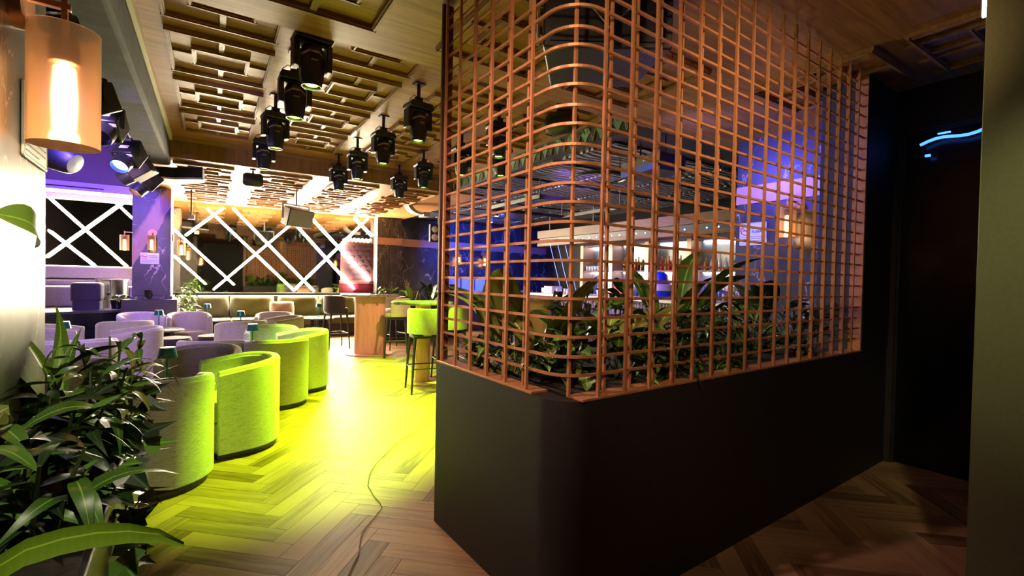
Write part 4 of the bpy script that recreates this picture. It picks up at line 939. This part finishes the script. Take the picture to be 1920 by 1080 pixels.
plant('potted_shrub', 'bright leafy shrub right of the column plinth', RM(-0.38,10.75,0.41), 'cane', 70, 0.8, 86, ['leafmid','leafbright','leafbright'], 0.95)

# ------------------------------------------------------------------ stage platform, booth, stool, drum
sg = struct(room(MB().prism([(-5.2,9.9),(-2.6,9.95),(-1.9,10.25),(-1.31,10.55),(-1.31,12.4),(-5.2,12.4)], 0, 0.70), 'floor_stage', M['blackgloss']), 'raised dark stage platform with marble edge')
room(MB().prism([(-5.2,9.86),(-2.6,9.91),(-1.9,10.21),(-1.31,10.51),(-1.31,12.4),(-5.2,12.4)], 0.70, 0.745), 'marble_edge', M['marbleblk'], sg, bevel=0.004)
room(MB().prism([(-5.2,9.5),(-2.6,9.55),(-1.8,9.85),(-1.31,10.15),(-1.31,10.5),(-5.2,10.3)], 0, 0.46), 'step', M['blackgloss'], sg)
room(MB().prism([(-5.2,9.15),(-2.6,9.2),(-1.7,9.5),(-1.31,9.75),(-1.31,10.5),(-5.2,10.3)], 0, 0.23), 'step', M['blackgloss'], sg)
bo = thing('booth_sofa', 'mauve upholstered booth sofa on the stage', 'sofa', RM(-2.9, 12.0, 0.745), -AM)
MB().box(-2.0,1.65,-0.45,0.3,0,0.38).build('seat', M['boothfab'], bo, bevel=0.04, seg=3)
MB().box(-2.0,1.65,0.02,0.2,0.38,0.50).build('lower_back', M['boothfab'], bo, bevel=0.03, seg=3)
MB().box(-2.0,1.65,0.0,0.28,0.52,0.76).build('headrest', M['boothfab'], bo, bevel=0.04, seg=3)
st_ = thing('pouf_stool', 'dark square pouf stool on the stage', 'stool', RM(-1.81, 10.8, 0.745), -AM)
MB().prism(rplan(-0.2,0.2,-0.2,0.2,0.07,5), 0.13, 0.46).build('cushion', M['velvetdark'], st_, bevel=0.05, seg=4)
MB().prism(rplan(-0.18,0.18,-0.18,0.18,0.06,5), 0.0, 0.13).build('base', M['velvetdark'], st_)
dm = thing('drum_table', 'polished steel drum table on the stage', 'table', RM(-1.56, 11.35, 0.745), -AM)
MB().lathe([(0.001,0.0),(0.235,0.0),(0.235,0.50),(0.001,0.50)], 40).build('drum', M['chrome'], dm, smooth=True)
MB().lathe([(0.001,0.50),(0.25,0.50),(0.25,0.52),(0.001,0.52)], 40).build('table_top', M['marbletop'], dm, smooth=True)
fp = thing('plant_pot', 'black round pot on the stage beside the steel drum', 'pot', RM(-1.42, 10.85, 0.745))
MB().lathe([(0.001,0),(0.08,0),(0.1,0.16),(0.09,0.16),(0.085,0.13),(0.001,0.13)], 20).build('body', M['blackgloss'], fp, smooth=True)
MB().lathe([(0.001,0.132),(0.085,0.132),(0.001,0.135)], 16).build('soil', M['soil'], fp)
plant('trailing_plant', 'small dark trailing plant in the stage pot', RM(-1.42,10.85,0.88), 'ivy', 26, 0.12, 90, ['leafdark','leafolive'], 1.0)
# mirror reflection of a crimson niche, scallop screen and flowers, built as thin panel
nc = thing('scallop_reflection', 'reflection of a mauve scallop panel with crimson ledge, built on the mirror right end', 'panel', RM(3.17, 12.40, 0.99), -AM)
MB().box(-0.42,0.40,-0.008,-0.001,0.30,1.30).build('frame', plain('reflected_niche_frame', (0.03, 0.01, 0.01), 0.8, spec=0.1), nc)  # frame of the reflected niche
sc_ = MB()
for j in range(7):
    for i in range(5):
        cx = -0.30+i*0.15+(0.075 if j % 2 else 0); cz = 0.36+j*0.125
        if cx > 0.33: continue
        pts = [(cx-0.075, cz)]+[(cx+0.075*math.cos(R(180-18*k)), cz+0.095*math.sin(R(180-18*k))) for k in range(11)]
        sc_.prism_y(pts, -0.012-0.002*((7-j) % 7), -0.008)
o = sc_.build('reflected_scallops', plain('reflected_mauve_scallop', (0.022, 0.010, 0.018), 0.8, spec=0.1), nc)
MB().box(-0.45,0.42,-0.026,-0.001,0.22,0.31).build('ledge', plain('reflected_niche_ledge', (0.06, 0.015, 0.02), 0.7, spec=0.1), nc, bevel=0.008)  # ledge of the reflected niche
MB().box(-0.45,0.42,-0.02,-0.001,0.0,0.22).build('reflected_crimson_base', plain('reflected_niche_crimson', (0.05, 0.001, 0.006), 0.8, spec=0.1), nc, bevel=0.02)
gl = MB()
for k in range(14): gl.lathe([(0.001,-0.04),(0.03,-0.025),(0.04,0),(0.03,0.025),(0.001,0.04)], 8, c=(-0.34+0.05*k, -0.041, 1.34+0.03*(k%2)))
gl.build('reflected_flowers', emit('reflected_flower_glow', (1.0,0.6,0.25), 3), nc, smooth=True)

# ------------------------------------------------------------------ hanging loudspeakers
sp = thing('loudspeaker', 'grey loudspeaker hanging before the LED tubes', 'speaker', RM(1.28, 9.3, 2.46), R(30))
b = MB().prism([(-0.27,-0.13),(0.27,-0.13),(0.17,0.16),(-0.17,0.16)], -0.16, 0.16).build('cabinet', M['black'], sp, bevel=0.012); b.rotation_euler = (R(18),0,0)
b = MB().box(-0.255,0.255,-0.146,-0.13,-0.15,0.15).build('grille', M['greypl'], sp, bevel=0.006); b.rotation_euler = (R(18),0,0)
MB().box(-0.29,-0.275,-0.02,0.02,-0.05,0.22).box(0.275,0.29,-0.02,0.02,-0.05,0.22).box(-0.29,0.29,-0.02,0.02,0.20,0.22).tube([(0,0,0.21),(0,0,0.495)],0.015,8).build('bracket', M['silver'], sp)
s2 = thing('loudspeaker', 'small round black loudspeaker under the back beam', 'speaker', RM(0.50,7.95,2.80), -AM)
MB().lathe([(0.001,-0.13),(0.075,-0.13),(0.10,-0.09),(0.10,0.10),(0.08,0.13),(0.001,0.13)], 24, ax='x').build('cabinet', M['black'], s2, smooth=True)
MB().tube([(0,0,0.05),(0,0,0.155)],0.012,8).box(-0.04,0.04,-0.03,0.03,0.14,0.155).build('bracket', M['black'], s2)
s3 = thing('loudspeaker', 'small round black loudspeaker under the frieze behind the lattice', 'speaker', RM(2.93,3.72,2.98), R(-70))
MB().lathe([(0.001,-0.15),(0.09,-0.15),(0.115,-0.10),(0.115,0.11),(0.09,0.15),(0.001,0.15)], 24, ax='x').build('cabinet', M['black'], s3, smooth=True)
MB().lathe([(0.06,-0.152),(0.08,-0.152),(0.08,-0.148),(0.06,-0.148)], 20, ax='x').build('port_ring', M['silver'], s3, smooth=True)
MB().box(-0.04,0.04,-0.03,0.03,0.08,0.24).build('bracket', M['black'], s3)
s4 = thing('loudspeaker', 'large black loudspeaker hung high behind the lattice corner', 'speaker', (1.95,1.95,2.72), R(-35))
MB().prism([(-0.34,-0.25),(0.34,-0.25),(0.26,0.25),(-0.26,0.25)], -0.10, 0.23).build('cabinet', M['black'], s4, bevel=0.012)
MB().box(-0.30,0.30,-0.262,-0.25,-0.07,0.21).build('grille', M['headblack'], s4)
for x in (-0.36, 0.345): MB().box(x,x+0.015,-0.05,0.05,0.05,0.232).build('bracket', M['silver'], s4)
MB().tube([(0.1,-0.26,0.3),(0.12,-0.3,0.1),(0.0,-0.29,-0.02),(-0.1,-0.28,0.1)],0.005,5).build('cable', M['greypl'], s4, smooth=True)
s5 = thing('loudspeaker', 'dark tapered loudspeaker high on the left, beside the near sconce', 'speaker', RM(-1.58, 7.8, 2.79), R(-25))
b = MB().lathe([(0.001,-0.24),(0.17,-0.22),(0.20,-0.12),(0.15,0.16),(0.12,0.2),(0.001,0.21)], 24, ax='x').build('cabinet', M['black'], s5, smooth=True); b.rotation_euler = (0, R(25), 0)
MB().tube([(0,0,0.1),(0,0,1.81)], 0.015, 8).build('drop_rod', M['black'], s5)
cd = thing('curved_duct', 'pale curved duct elbow at the top of the grey marble pillar', 'duct', RM(3.45, 9.6, 2.755), -AM)
arc = [(0.0+0.32*(1-math.cos(R(a))), 0.195-0.195*math.sin(R(a))) for a in range(0, 91, 10)]
MB().prism_y([(x+0.08, min(0.195, z+0.03)) for x, z in arc]+[(x, z) for x, z in arc[::-1]], -0.12, 0.12).build('elbow', M['greypl'], cd)
MB().box(0.34,0.48,-0.14,0.14,-0.035,0.055).build('collar', M['greypl'], cd, bevel=0.005)
hk = thing('hanging_mic_rod', 'thin black rod hanging from the back soffit by the left tubes', 'rod', RM(-0.33,10.5,2.955), -AM)
MB().tube([(0,0,0),(0,0,-0.5)],0.013,8).build('rod', M['black'], hk)
MB().box(-0.05,0.05,-0.03,0.03,-0.56,-0.48).tube([(0.02,0,-0.1),(0.05,0,-0.3),(0.02,0,-0.5)],0.004,5).build('clamp', M['silver'], hk)

# ------------------------------------------------------------------ frieze and metal ceiling over the bar
fz = struct(room(MB().box(3.65, 3.73, 3.27, 12.1, 2.985, ZM+0.05), 'trim_5', M['frieze_bg']), 'art deco fan frieze along the edge of the coffered ceiling')
room(MB().box(3.60, 3.65, 3.27, 7.74, ZM-0.03, ZM), 'cornice', M['mould'], fz); room(MB().box(3.625, 3.66, 3.27, 12.1, 2.965, 2.988), 'lower_cornice', M['black'], fz)
fan = MB(); z0, z1 = 2.99, 3.185
fv = [(-0.008, z0), (0.008, z0), (0.026, z0+0.06), (0.06, z0+0.105), (0.095, z0+0.13)]
for a in range(60, -61, -20): fv += [(0.10*math.sin(R(a+8)), z0+0.075+0.115*math.cos(R(a+8))*1.02), (0.09*math.sin(R(a)), z0+0.075+0.105*math.cos(R(a)))]
fv += [(-0.095, z0+0.13), (-0.06, z0+0.105), (-0.026, z0+0.06)]
n = len(fv); fan.add([(3.645, y, z) for y, z in fv]+[(3.65, y, z) for y, z in fv], [tuple(range(n))]+[(i, (i+1)%n, n+(i+1)%n, n+i) for i in range(n)])
fm = fan.mesh('fan', M['frieze_fan'])
lnm = MB()
for s in (-1, 1):
    lnm.tube([(3.643, s*0.005, z0), (3.643, s*0.03, z0+0.11), (3.643, s*0.08, z1-0.02), (3.643, s*0.115, z1-0.07)], 0.0035, 4)
lnm.tube([(3.643, 0.0, z0), (3.643, 0, z1-0.03)], 0.003, 4)
for y in (-0.02, 0.02): lnm.tube([(3.643, y*0.2, z0), (3.643, y*1.6, z1-0.03)], 0.0025, 4)
lme = lnm.mesh('stalks', M['frieze_line'])
for k in range(36):
    y = 3.4+k*0.13
    if y > 8: break
    o = bpy.data.objects.new('fan' if k % 2 == 0 else 'stalks', fm if k % 2 == 0 else lme); COL.objects.link(o); o.parent = fz; o.location = (0, y, 0)
bc = struct(room(MB().box(3.73, 9.8, 3.27, 12.4, 3.0, 3.1), 'ceiling', M['black']), 'dark bar ceiling with embossed silver panels')
sp_ = MB().box(0, 0.95, 0, 0.95, -0.02, 0.0).mesh('silver_panel', M['silverceil'])
for i in range(4):
    for j in range(7):
        o = bpy.data.objects.new('silver_panel', sp_); COL.objects.link(o); o.parent = bc; o.location = (3.85+i*1.05, 3.9+j*1.1, 3.0)
tr_ = thing('light_truss', 'black hanging truss frame under the silver bar ceiling', 'truss', RM(5.2,6.0,2.72), -AM)
MB().box(-0.9,0.9,-0.03,0.03,-0.03,0.03).box(-0.9,0.9,1.6,1.66,-0.03,0.03).box(-0.9,-0.84,-0.03,1.66,-0.03,0.03).box(0.84,0.9,-0.03,1.66,-0.03,0.03).build('frame', M['black'], tr_)
for x in (-0.87, 0.87):
    for y in (0, 1.63): MB().tube([(x,y,0.02),(x,y,0.27)],0.01,6).build('drop_rod', M['black'], tr_)
rg = thing('truss_ring', 'dark blue circular truss ring under the bar ceiling', 'truss', RM(4.4,4.75,2.80), -AM)
MB().tube([(0.38*math.cos(R(a)),0.38*math.sin(R(a)),0) for a in range(0,361,15)], 0.02, 8).build('ring', M['headblack'], rg, smooth=True)
for a in (30, 150, 270): MB().tube([(0.38*math.cos(R(a)),0.38*math.sin(R(a)),0),(0.38*math.cos(R(a)),0.38*math.sin(R(a)),0.2)],0.008,6).build('drop_rod', M['black'], rg)
bs = thing('sub_speaker', 'black box speaker with white VF lettering hung over the bar', 'speaker', RM(4.15,3.62,2.62), R(-100))
MB().box(-0.3,0.3,-0.2,0.2,-0.02,0.16).build('cabinet', M['black'], bs, bevel=0.008)
MB().box(-0.28,0.28,-0.205,-0.2,-0.015,0.05).build('grille', M['blue_pl_light'], bs)  # blue light falling on the speaker is put into the grille colour
o = ob('lettering', text_mesh('VF9', 0.06, M['signwhite']), bs); o.location = (0.12,-0.203,0.11); o.rotation_euler = (R(90),0,0)
MB().tube([(-0.2,0,0.16),(-0.2,0,0.38)],0.01,6).tube([(0.2,0,0.16),(0.2,0,0.38)],0.01,6).build('drop_rod', M['black'], bs)
for k, (x, y, lb) in enumerate(((5.6,8.6,'bright small ceiling spotlight over the bar'),(6.1,9.6,'small ceiling spotlight near the far wall'),(4.6,9.3,'small ceiling spotlight left over the bar'))):
    t = thing('track_spotlight', lb, 'spotlight', (x, y, 3.0), 0, 'small bar ceiling spotlights')
    MB().tube([(0,0,0),(0,0,-0.12)],0.008,6).build('stem', M['black'], t)
    MB().lathe([(0.04,-0.22),(0.04,-0.12),(0.001,-0.115)],14).build('can', M['black'], t, smooth=True)
    MB().lathe([(0.001,-0.222),(0.038,-0.22)],14).build('lamp', M['ledcool'], t)
# four-lamp blinder on the blue wall
bd = thing('blinder_lamp', 'four round white lamps on the dark wall beside the lattice edge', 'lamp', RM(4.75,10.9,2.52), -AM)
MB().box(-0.22,0.22,-0.03,0.06,-0.22,0.22).tube([(0,0,0.2),(0,0,0.48)],0.012,6).build('housing', M['black'], bd, bevel=0.01)
for sx in (-1,1):
    for sz in (-1,1): MB().lathe([(0.001,-0.055),(0.07,-0.045),(0.085,-0.03),(0.001,-0.03)],20,ax='y',c=(sx*0.1,0,sz*0.1)).build('lamp', M['signwhite'], bd, smooth=True)

# ------------------------------------------------------------------ bar
ba = thing('bar_counter', 'long bar counter with white top and fluted mauve front', 'bar', (6.75, 6.2, 0))
MB().box(-0.2,0.45,-2.6,2.35,0,1.07).build('body', M['blackpaint'], ba)
MB().box(-0.32,0.5,-2.65,2.4,1.07,1.12).build('counter_top', M['white'], ba, bevel=0.006)
fl_ = MB().prism([(-0.235,-0.022),(-0.2,-0.022),(-0.2,0.022),(-0.235,0.022),(-0.25,0.0)], 0.05, 1.05).mesh('flute', M['boothfab'])
for k in range(72):
    o = bpy.data.objects.new('flute', fl_); COL.objects.link(o); o.parent = ba; o.location = (0, -2.5+k*0.066, 0)
cy_ = thing('bar_canopy', 'wooden canopy beam box hanging over the bar', 'canopy', (6.7, 6.2, 0))
MB().box(0,0.06,-2.6,2.35,2.36,2.53).build('upper_plank', M['baroak'], cy_, bevel=0.004)
MB().box(0,0.5,-2.6,2.35,2.18,2.25).build('lower_plank', M['baroak'], cy_, bevel=0.004)
MB().box(0.06,0.5,-2.6,2.35,2.25,2.36).build('dark_slot', M['black'], cy_)
bb = MB()
for k in range(24): bb.lathe([(0.001,-0.016),(0.016,0),(0.001,0.016)],6,c=(0.05,-2.5+k*0.2,2.285))
bb.build('blue_bulbs', emit('blue_bulb_glow',(0.1,0.2,1.0),5), cy_)
for y in (-2.4,-0.8,0.8,2.2): MB().tube([(0.25,y,2.36),(0.25,y,3.0)],0.015,6).build('drop_rod', M['black'], cy_)
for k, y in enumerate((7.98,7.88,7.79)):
    o = MB().tube([(6.6+k*0.135,y,2.23),(6.82+k*0.135,y-0.18,1.14)],0.004,5).build('laser_beam', M['glowblue']); tag(o, ('left','middle','right')[k]+' of three thin blue light lines slanting under the bar canopy', 'light line', 'blue light lines')  # visible light beams built as thin glowing tubes
bk = thing('back_bar', 'white lit back bar shelving behind the bar', 'shelf', (8.2, 6.55, 0))
MB().box(0.32,0.36,-2.0,2.1,0.9,2.35).build('back_panel', plain('back_panel_grey',(0.45,0.47,0.5),0.3), bk)
for z in (1.10,1.66,2.28): MB().box(0,0.34,-2.0,2.1,z-0.03,z).build('shelf_board', M['baroak'], bk)
for y in (-2.0,-0.97,0.06,1.09,2.06): MB().box(-0.03,0.34,y-0.05,y+0.05,0.9,2.35).build('post', M['pink'], bk, bevel=0.004)
for y in (-1.94,-0.9,0.12,1.15):
    for z in (1.625,2.24): MB().box(0.28,0.31,y,y+0.85,z-0.014,z-0.002).build('led_strip', M['ledcool'], bk)
MB().box(0,0.34,-2.0,2.1,0,0.9).build('cupboard', M['blackpaint'], bk)
bmesh_ = {}
def bottle_me(mat, k):
    key = (mat, k)
    if key not in bmesh_:
        h = (0.28,0.31,0.25)[k]; r = (0.038,0.034,0.045)[k]
        bmesh_[key] = MB().lathe([(0.001,0),(r,0),(r,h*0.58),(r*0.4,h*0.75),(r*0.36,h),(0.001,h)],10).mesh('bottle', M[mat], True)
    return bmesh_[key]
rb = random.Random(5); ORD = ['first','second','third','fourth','fifth','sixth','seventh','eighth','ninth']
for z in (1.10, 1.66):
    for bay in range(4):
        y0 = 6.55+(-1.92,-0.9,0.12,1.16)[bay]
        for q in range(8):
            lbz = 'lower' if z < 1.5 else 'upper'
            mt = rb.choice(['bot_clear','bot_clear','bot_red','bot_amber','bot_blue','bot_dark'])
            if bay == 3 and z > 1.5: continue
            o = ob('bottle', bottle_me(mt, rb.randrange(3))); o.location = (8.32+rb.uniform(-0.04,0.08), y0+q*0.1+rb.uniform(-0.02,0.02), z)
            tag(o, {'bot_clear':'clear','bot_red':'red','bot_amber':'amber','bot_blue':'blue','bot_dark':'dark'}[mt]+' bottle, '+ORD[q]+' from right in the '+('right end','right middle','left middle','left end')[bay]+' bay, '+lbz+' back bar shelf', 'bottle', 'bottles on the back bar')
gm = MB().lathe([(0.001,0),(0.032,0),(0.038,0.12),(0.034,0.12),(0.03,0.01),(0.001,0.01)],12).mesh('drinking_glass', M['glass'], True)
for q in range(18):
    o = ob('drinking_glass', gm); o.location = (8.27+0.09*(q % 2), 7.74+(q//2)*0.095, 1.66); tag(o, ('front','back')[q % 2]+' row drinking glass, '+ORD[q//2]+' from right on the left end upper shelf', 'glass', 'drinking glasses on the back bar')
for q, (x, y) in enumerate(((6.7,8.3),(6.62,8.15),(6.62,7.7),(6.7,7.55),(6.6,7.35),(6.68,6.95),(6.6,6.8),(6.68,6.55))):
    o = ob('drinking_glass', gm); o.location = (x, y, 1.12); tag(o, 'clear drinking glass standing '+ORD[q]+' from the far end of the bar counter', 'glass', 'drinking glasses on the counter')
bt = thing('machine', 'white bar machine standing at the far end of the counter', 'machine', (6.7, 7.95, 1.12))
MB().box(-0.15,0.15,-0.14,0.14,0,0.16).build('body', M['white'], bt, bevel=0.012); MB().box(-0.155,-0.15,-0.1,0.1,0.05,0.13).build('panel', M['blue_pl_light'], bt)
bu = thing('bundle', 'rounded blue and white bundle on the bar counter behind the lattice', 'bundle', (6.8, 5.2, 1.12))
MB().lathe([(0.001,0),(0.18,0),(0.21,0.12),(0.2,0.24),(0.15,0.3),(0.13,0.33),(0.12,0.42),(0.07,0.47),(0.001,0.48)],20).build('blue_cloth', M['blue_pl_light'], bu, smooth=True)
MB().lathe([(0.20,0.13),(0.222,0.16),(0.216,0.24),(0.19,0.26),(0.19,0.14)],20).build('white_band', M['signwhite'], bu, smooth=True)
rd = MB().box(-0.06,0.06,-0.11,0.11,0,0.22).build('red_carton', M['red'], bevel=0.006); rd.location = (6.75,6.05,1.12); tag(rd, 'red carton standing on the bar counter', 'carton')
bi = thing('blue_bin', 'tall blue plastic bin behind the lattice', 'bin', (5.35, 7.9, 0))
MB().lathe([(0.001,0),(0.2,0),(0.24,0.95),(0.225,0.95),(0.19,0.02),(0.001,0.02)],24).build('body', M['blue_pl_light'], bi, smooth=True)
bg = MB()
for k in range(12): bg.lathe([(0.001,-0.08),(0.08,0),(0.001,0.09)],6,c=(0.1*math.cos(k*2.1),0.1*math.sin(k*2.1),0.95+0.02*(k%3)))
bg.build('liner_bag', M['blue_pl_light'], bi)
# far side counter with white cartons
fc = thing('side_counter', 'white topped side counter before the blue marble wall', 'counter', (6.6, 11.35, 0), -AM)
MB().box(-1.0,1.6,-0.3,0.3,0,1.05).build('body', M['baroak'], fc); MB().box(-1.05,1.65,-0.35,0.32,1.05,1.09).build('counter_top', M['white'], fc, bevel=0.005)
for k, (x, h, lb) in enumerate(((5.98,0.36,'left of the white cartons on the side counter'),(6.4,0.34,'middle white carton on the side counter'),(6.82,0.36,'right of the white cartons on the side counter'))):
    o = MB().box(-0.19,0.19,-0.15,0.15,0,h).build('carton', M['signwhite'], bevel=0.006); o.location = (x, 11.35-0.0436*(x-6.2), 1.09); o.rotation_euler = (0,0,-AM); tag(o, lb, 'carton', 'white cartons on the side counter')
o = MB().box(-0.09,0.09,-0.06,0.06,0,0.16).build('card_terminal', M['black'], bevel=0.008); o.location = (5.85,11.12,1.09); tag(o, 'small black device before the left white carton', 'device')
# bead chain on the floor
BP = [(1.979,4.192),(1.874,4.061),(1.679,3.913),(1.502,3.781),(1.341,3.593),(1.198,3.428),(1.096,3.265),(1.026,3.086),(1.01,2.931),(1.01,2.803),(1.0,2.745),(0.929,2.662),(0.866,2.596),(0.811,2.533),(0.772,2.435),(0.736,2.344),(0.677,2.252),(0.60,2.14)]
bc_ = MB()
for a, b_ in zip(BP, BP[1:]):
    L = math.dist(a, b_); k = max(1, int(L/0.016))
    for q in range(k):
        f = q/k; bc_.lathe([(0.001,-0.0042),(0.0036,-0.0018),(0.0042,0.001),(0.001,0.0042)],6,c=(a[0]+(b_[0]-a[0])*f, a[1]+(b_[1]-a[1])*f, 0.0042))
o = bc_.build('bead_chain', M['silver'], smooth=True); tag(o, 'thin string of small metal beads winding across the oak floor', 'chain')
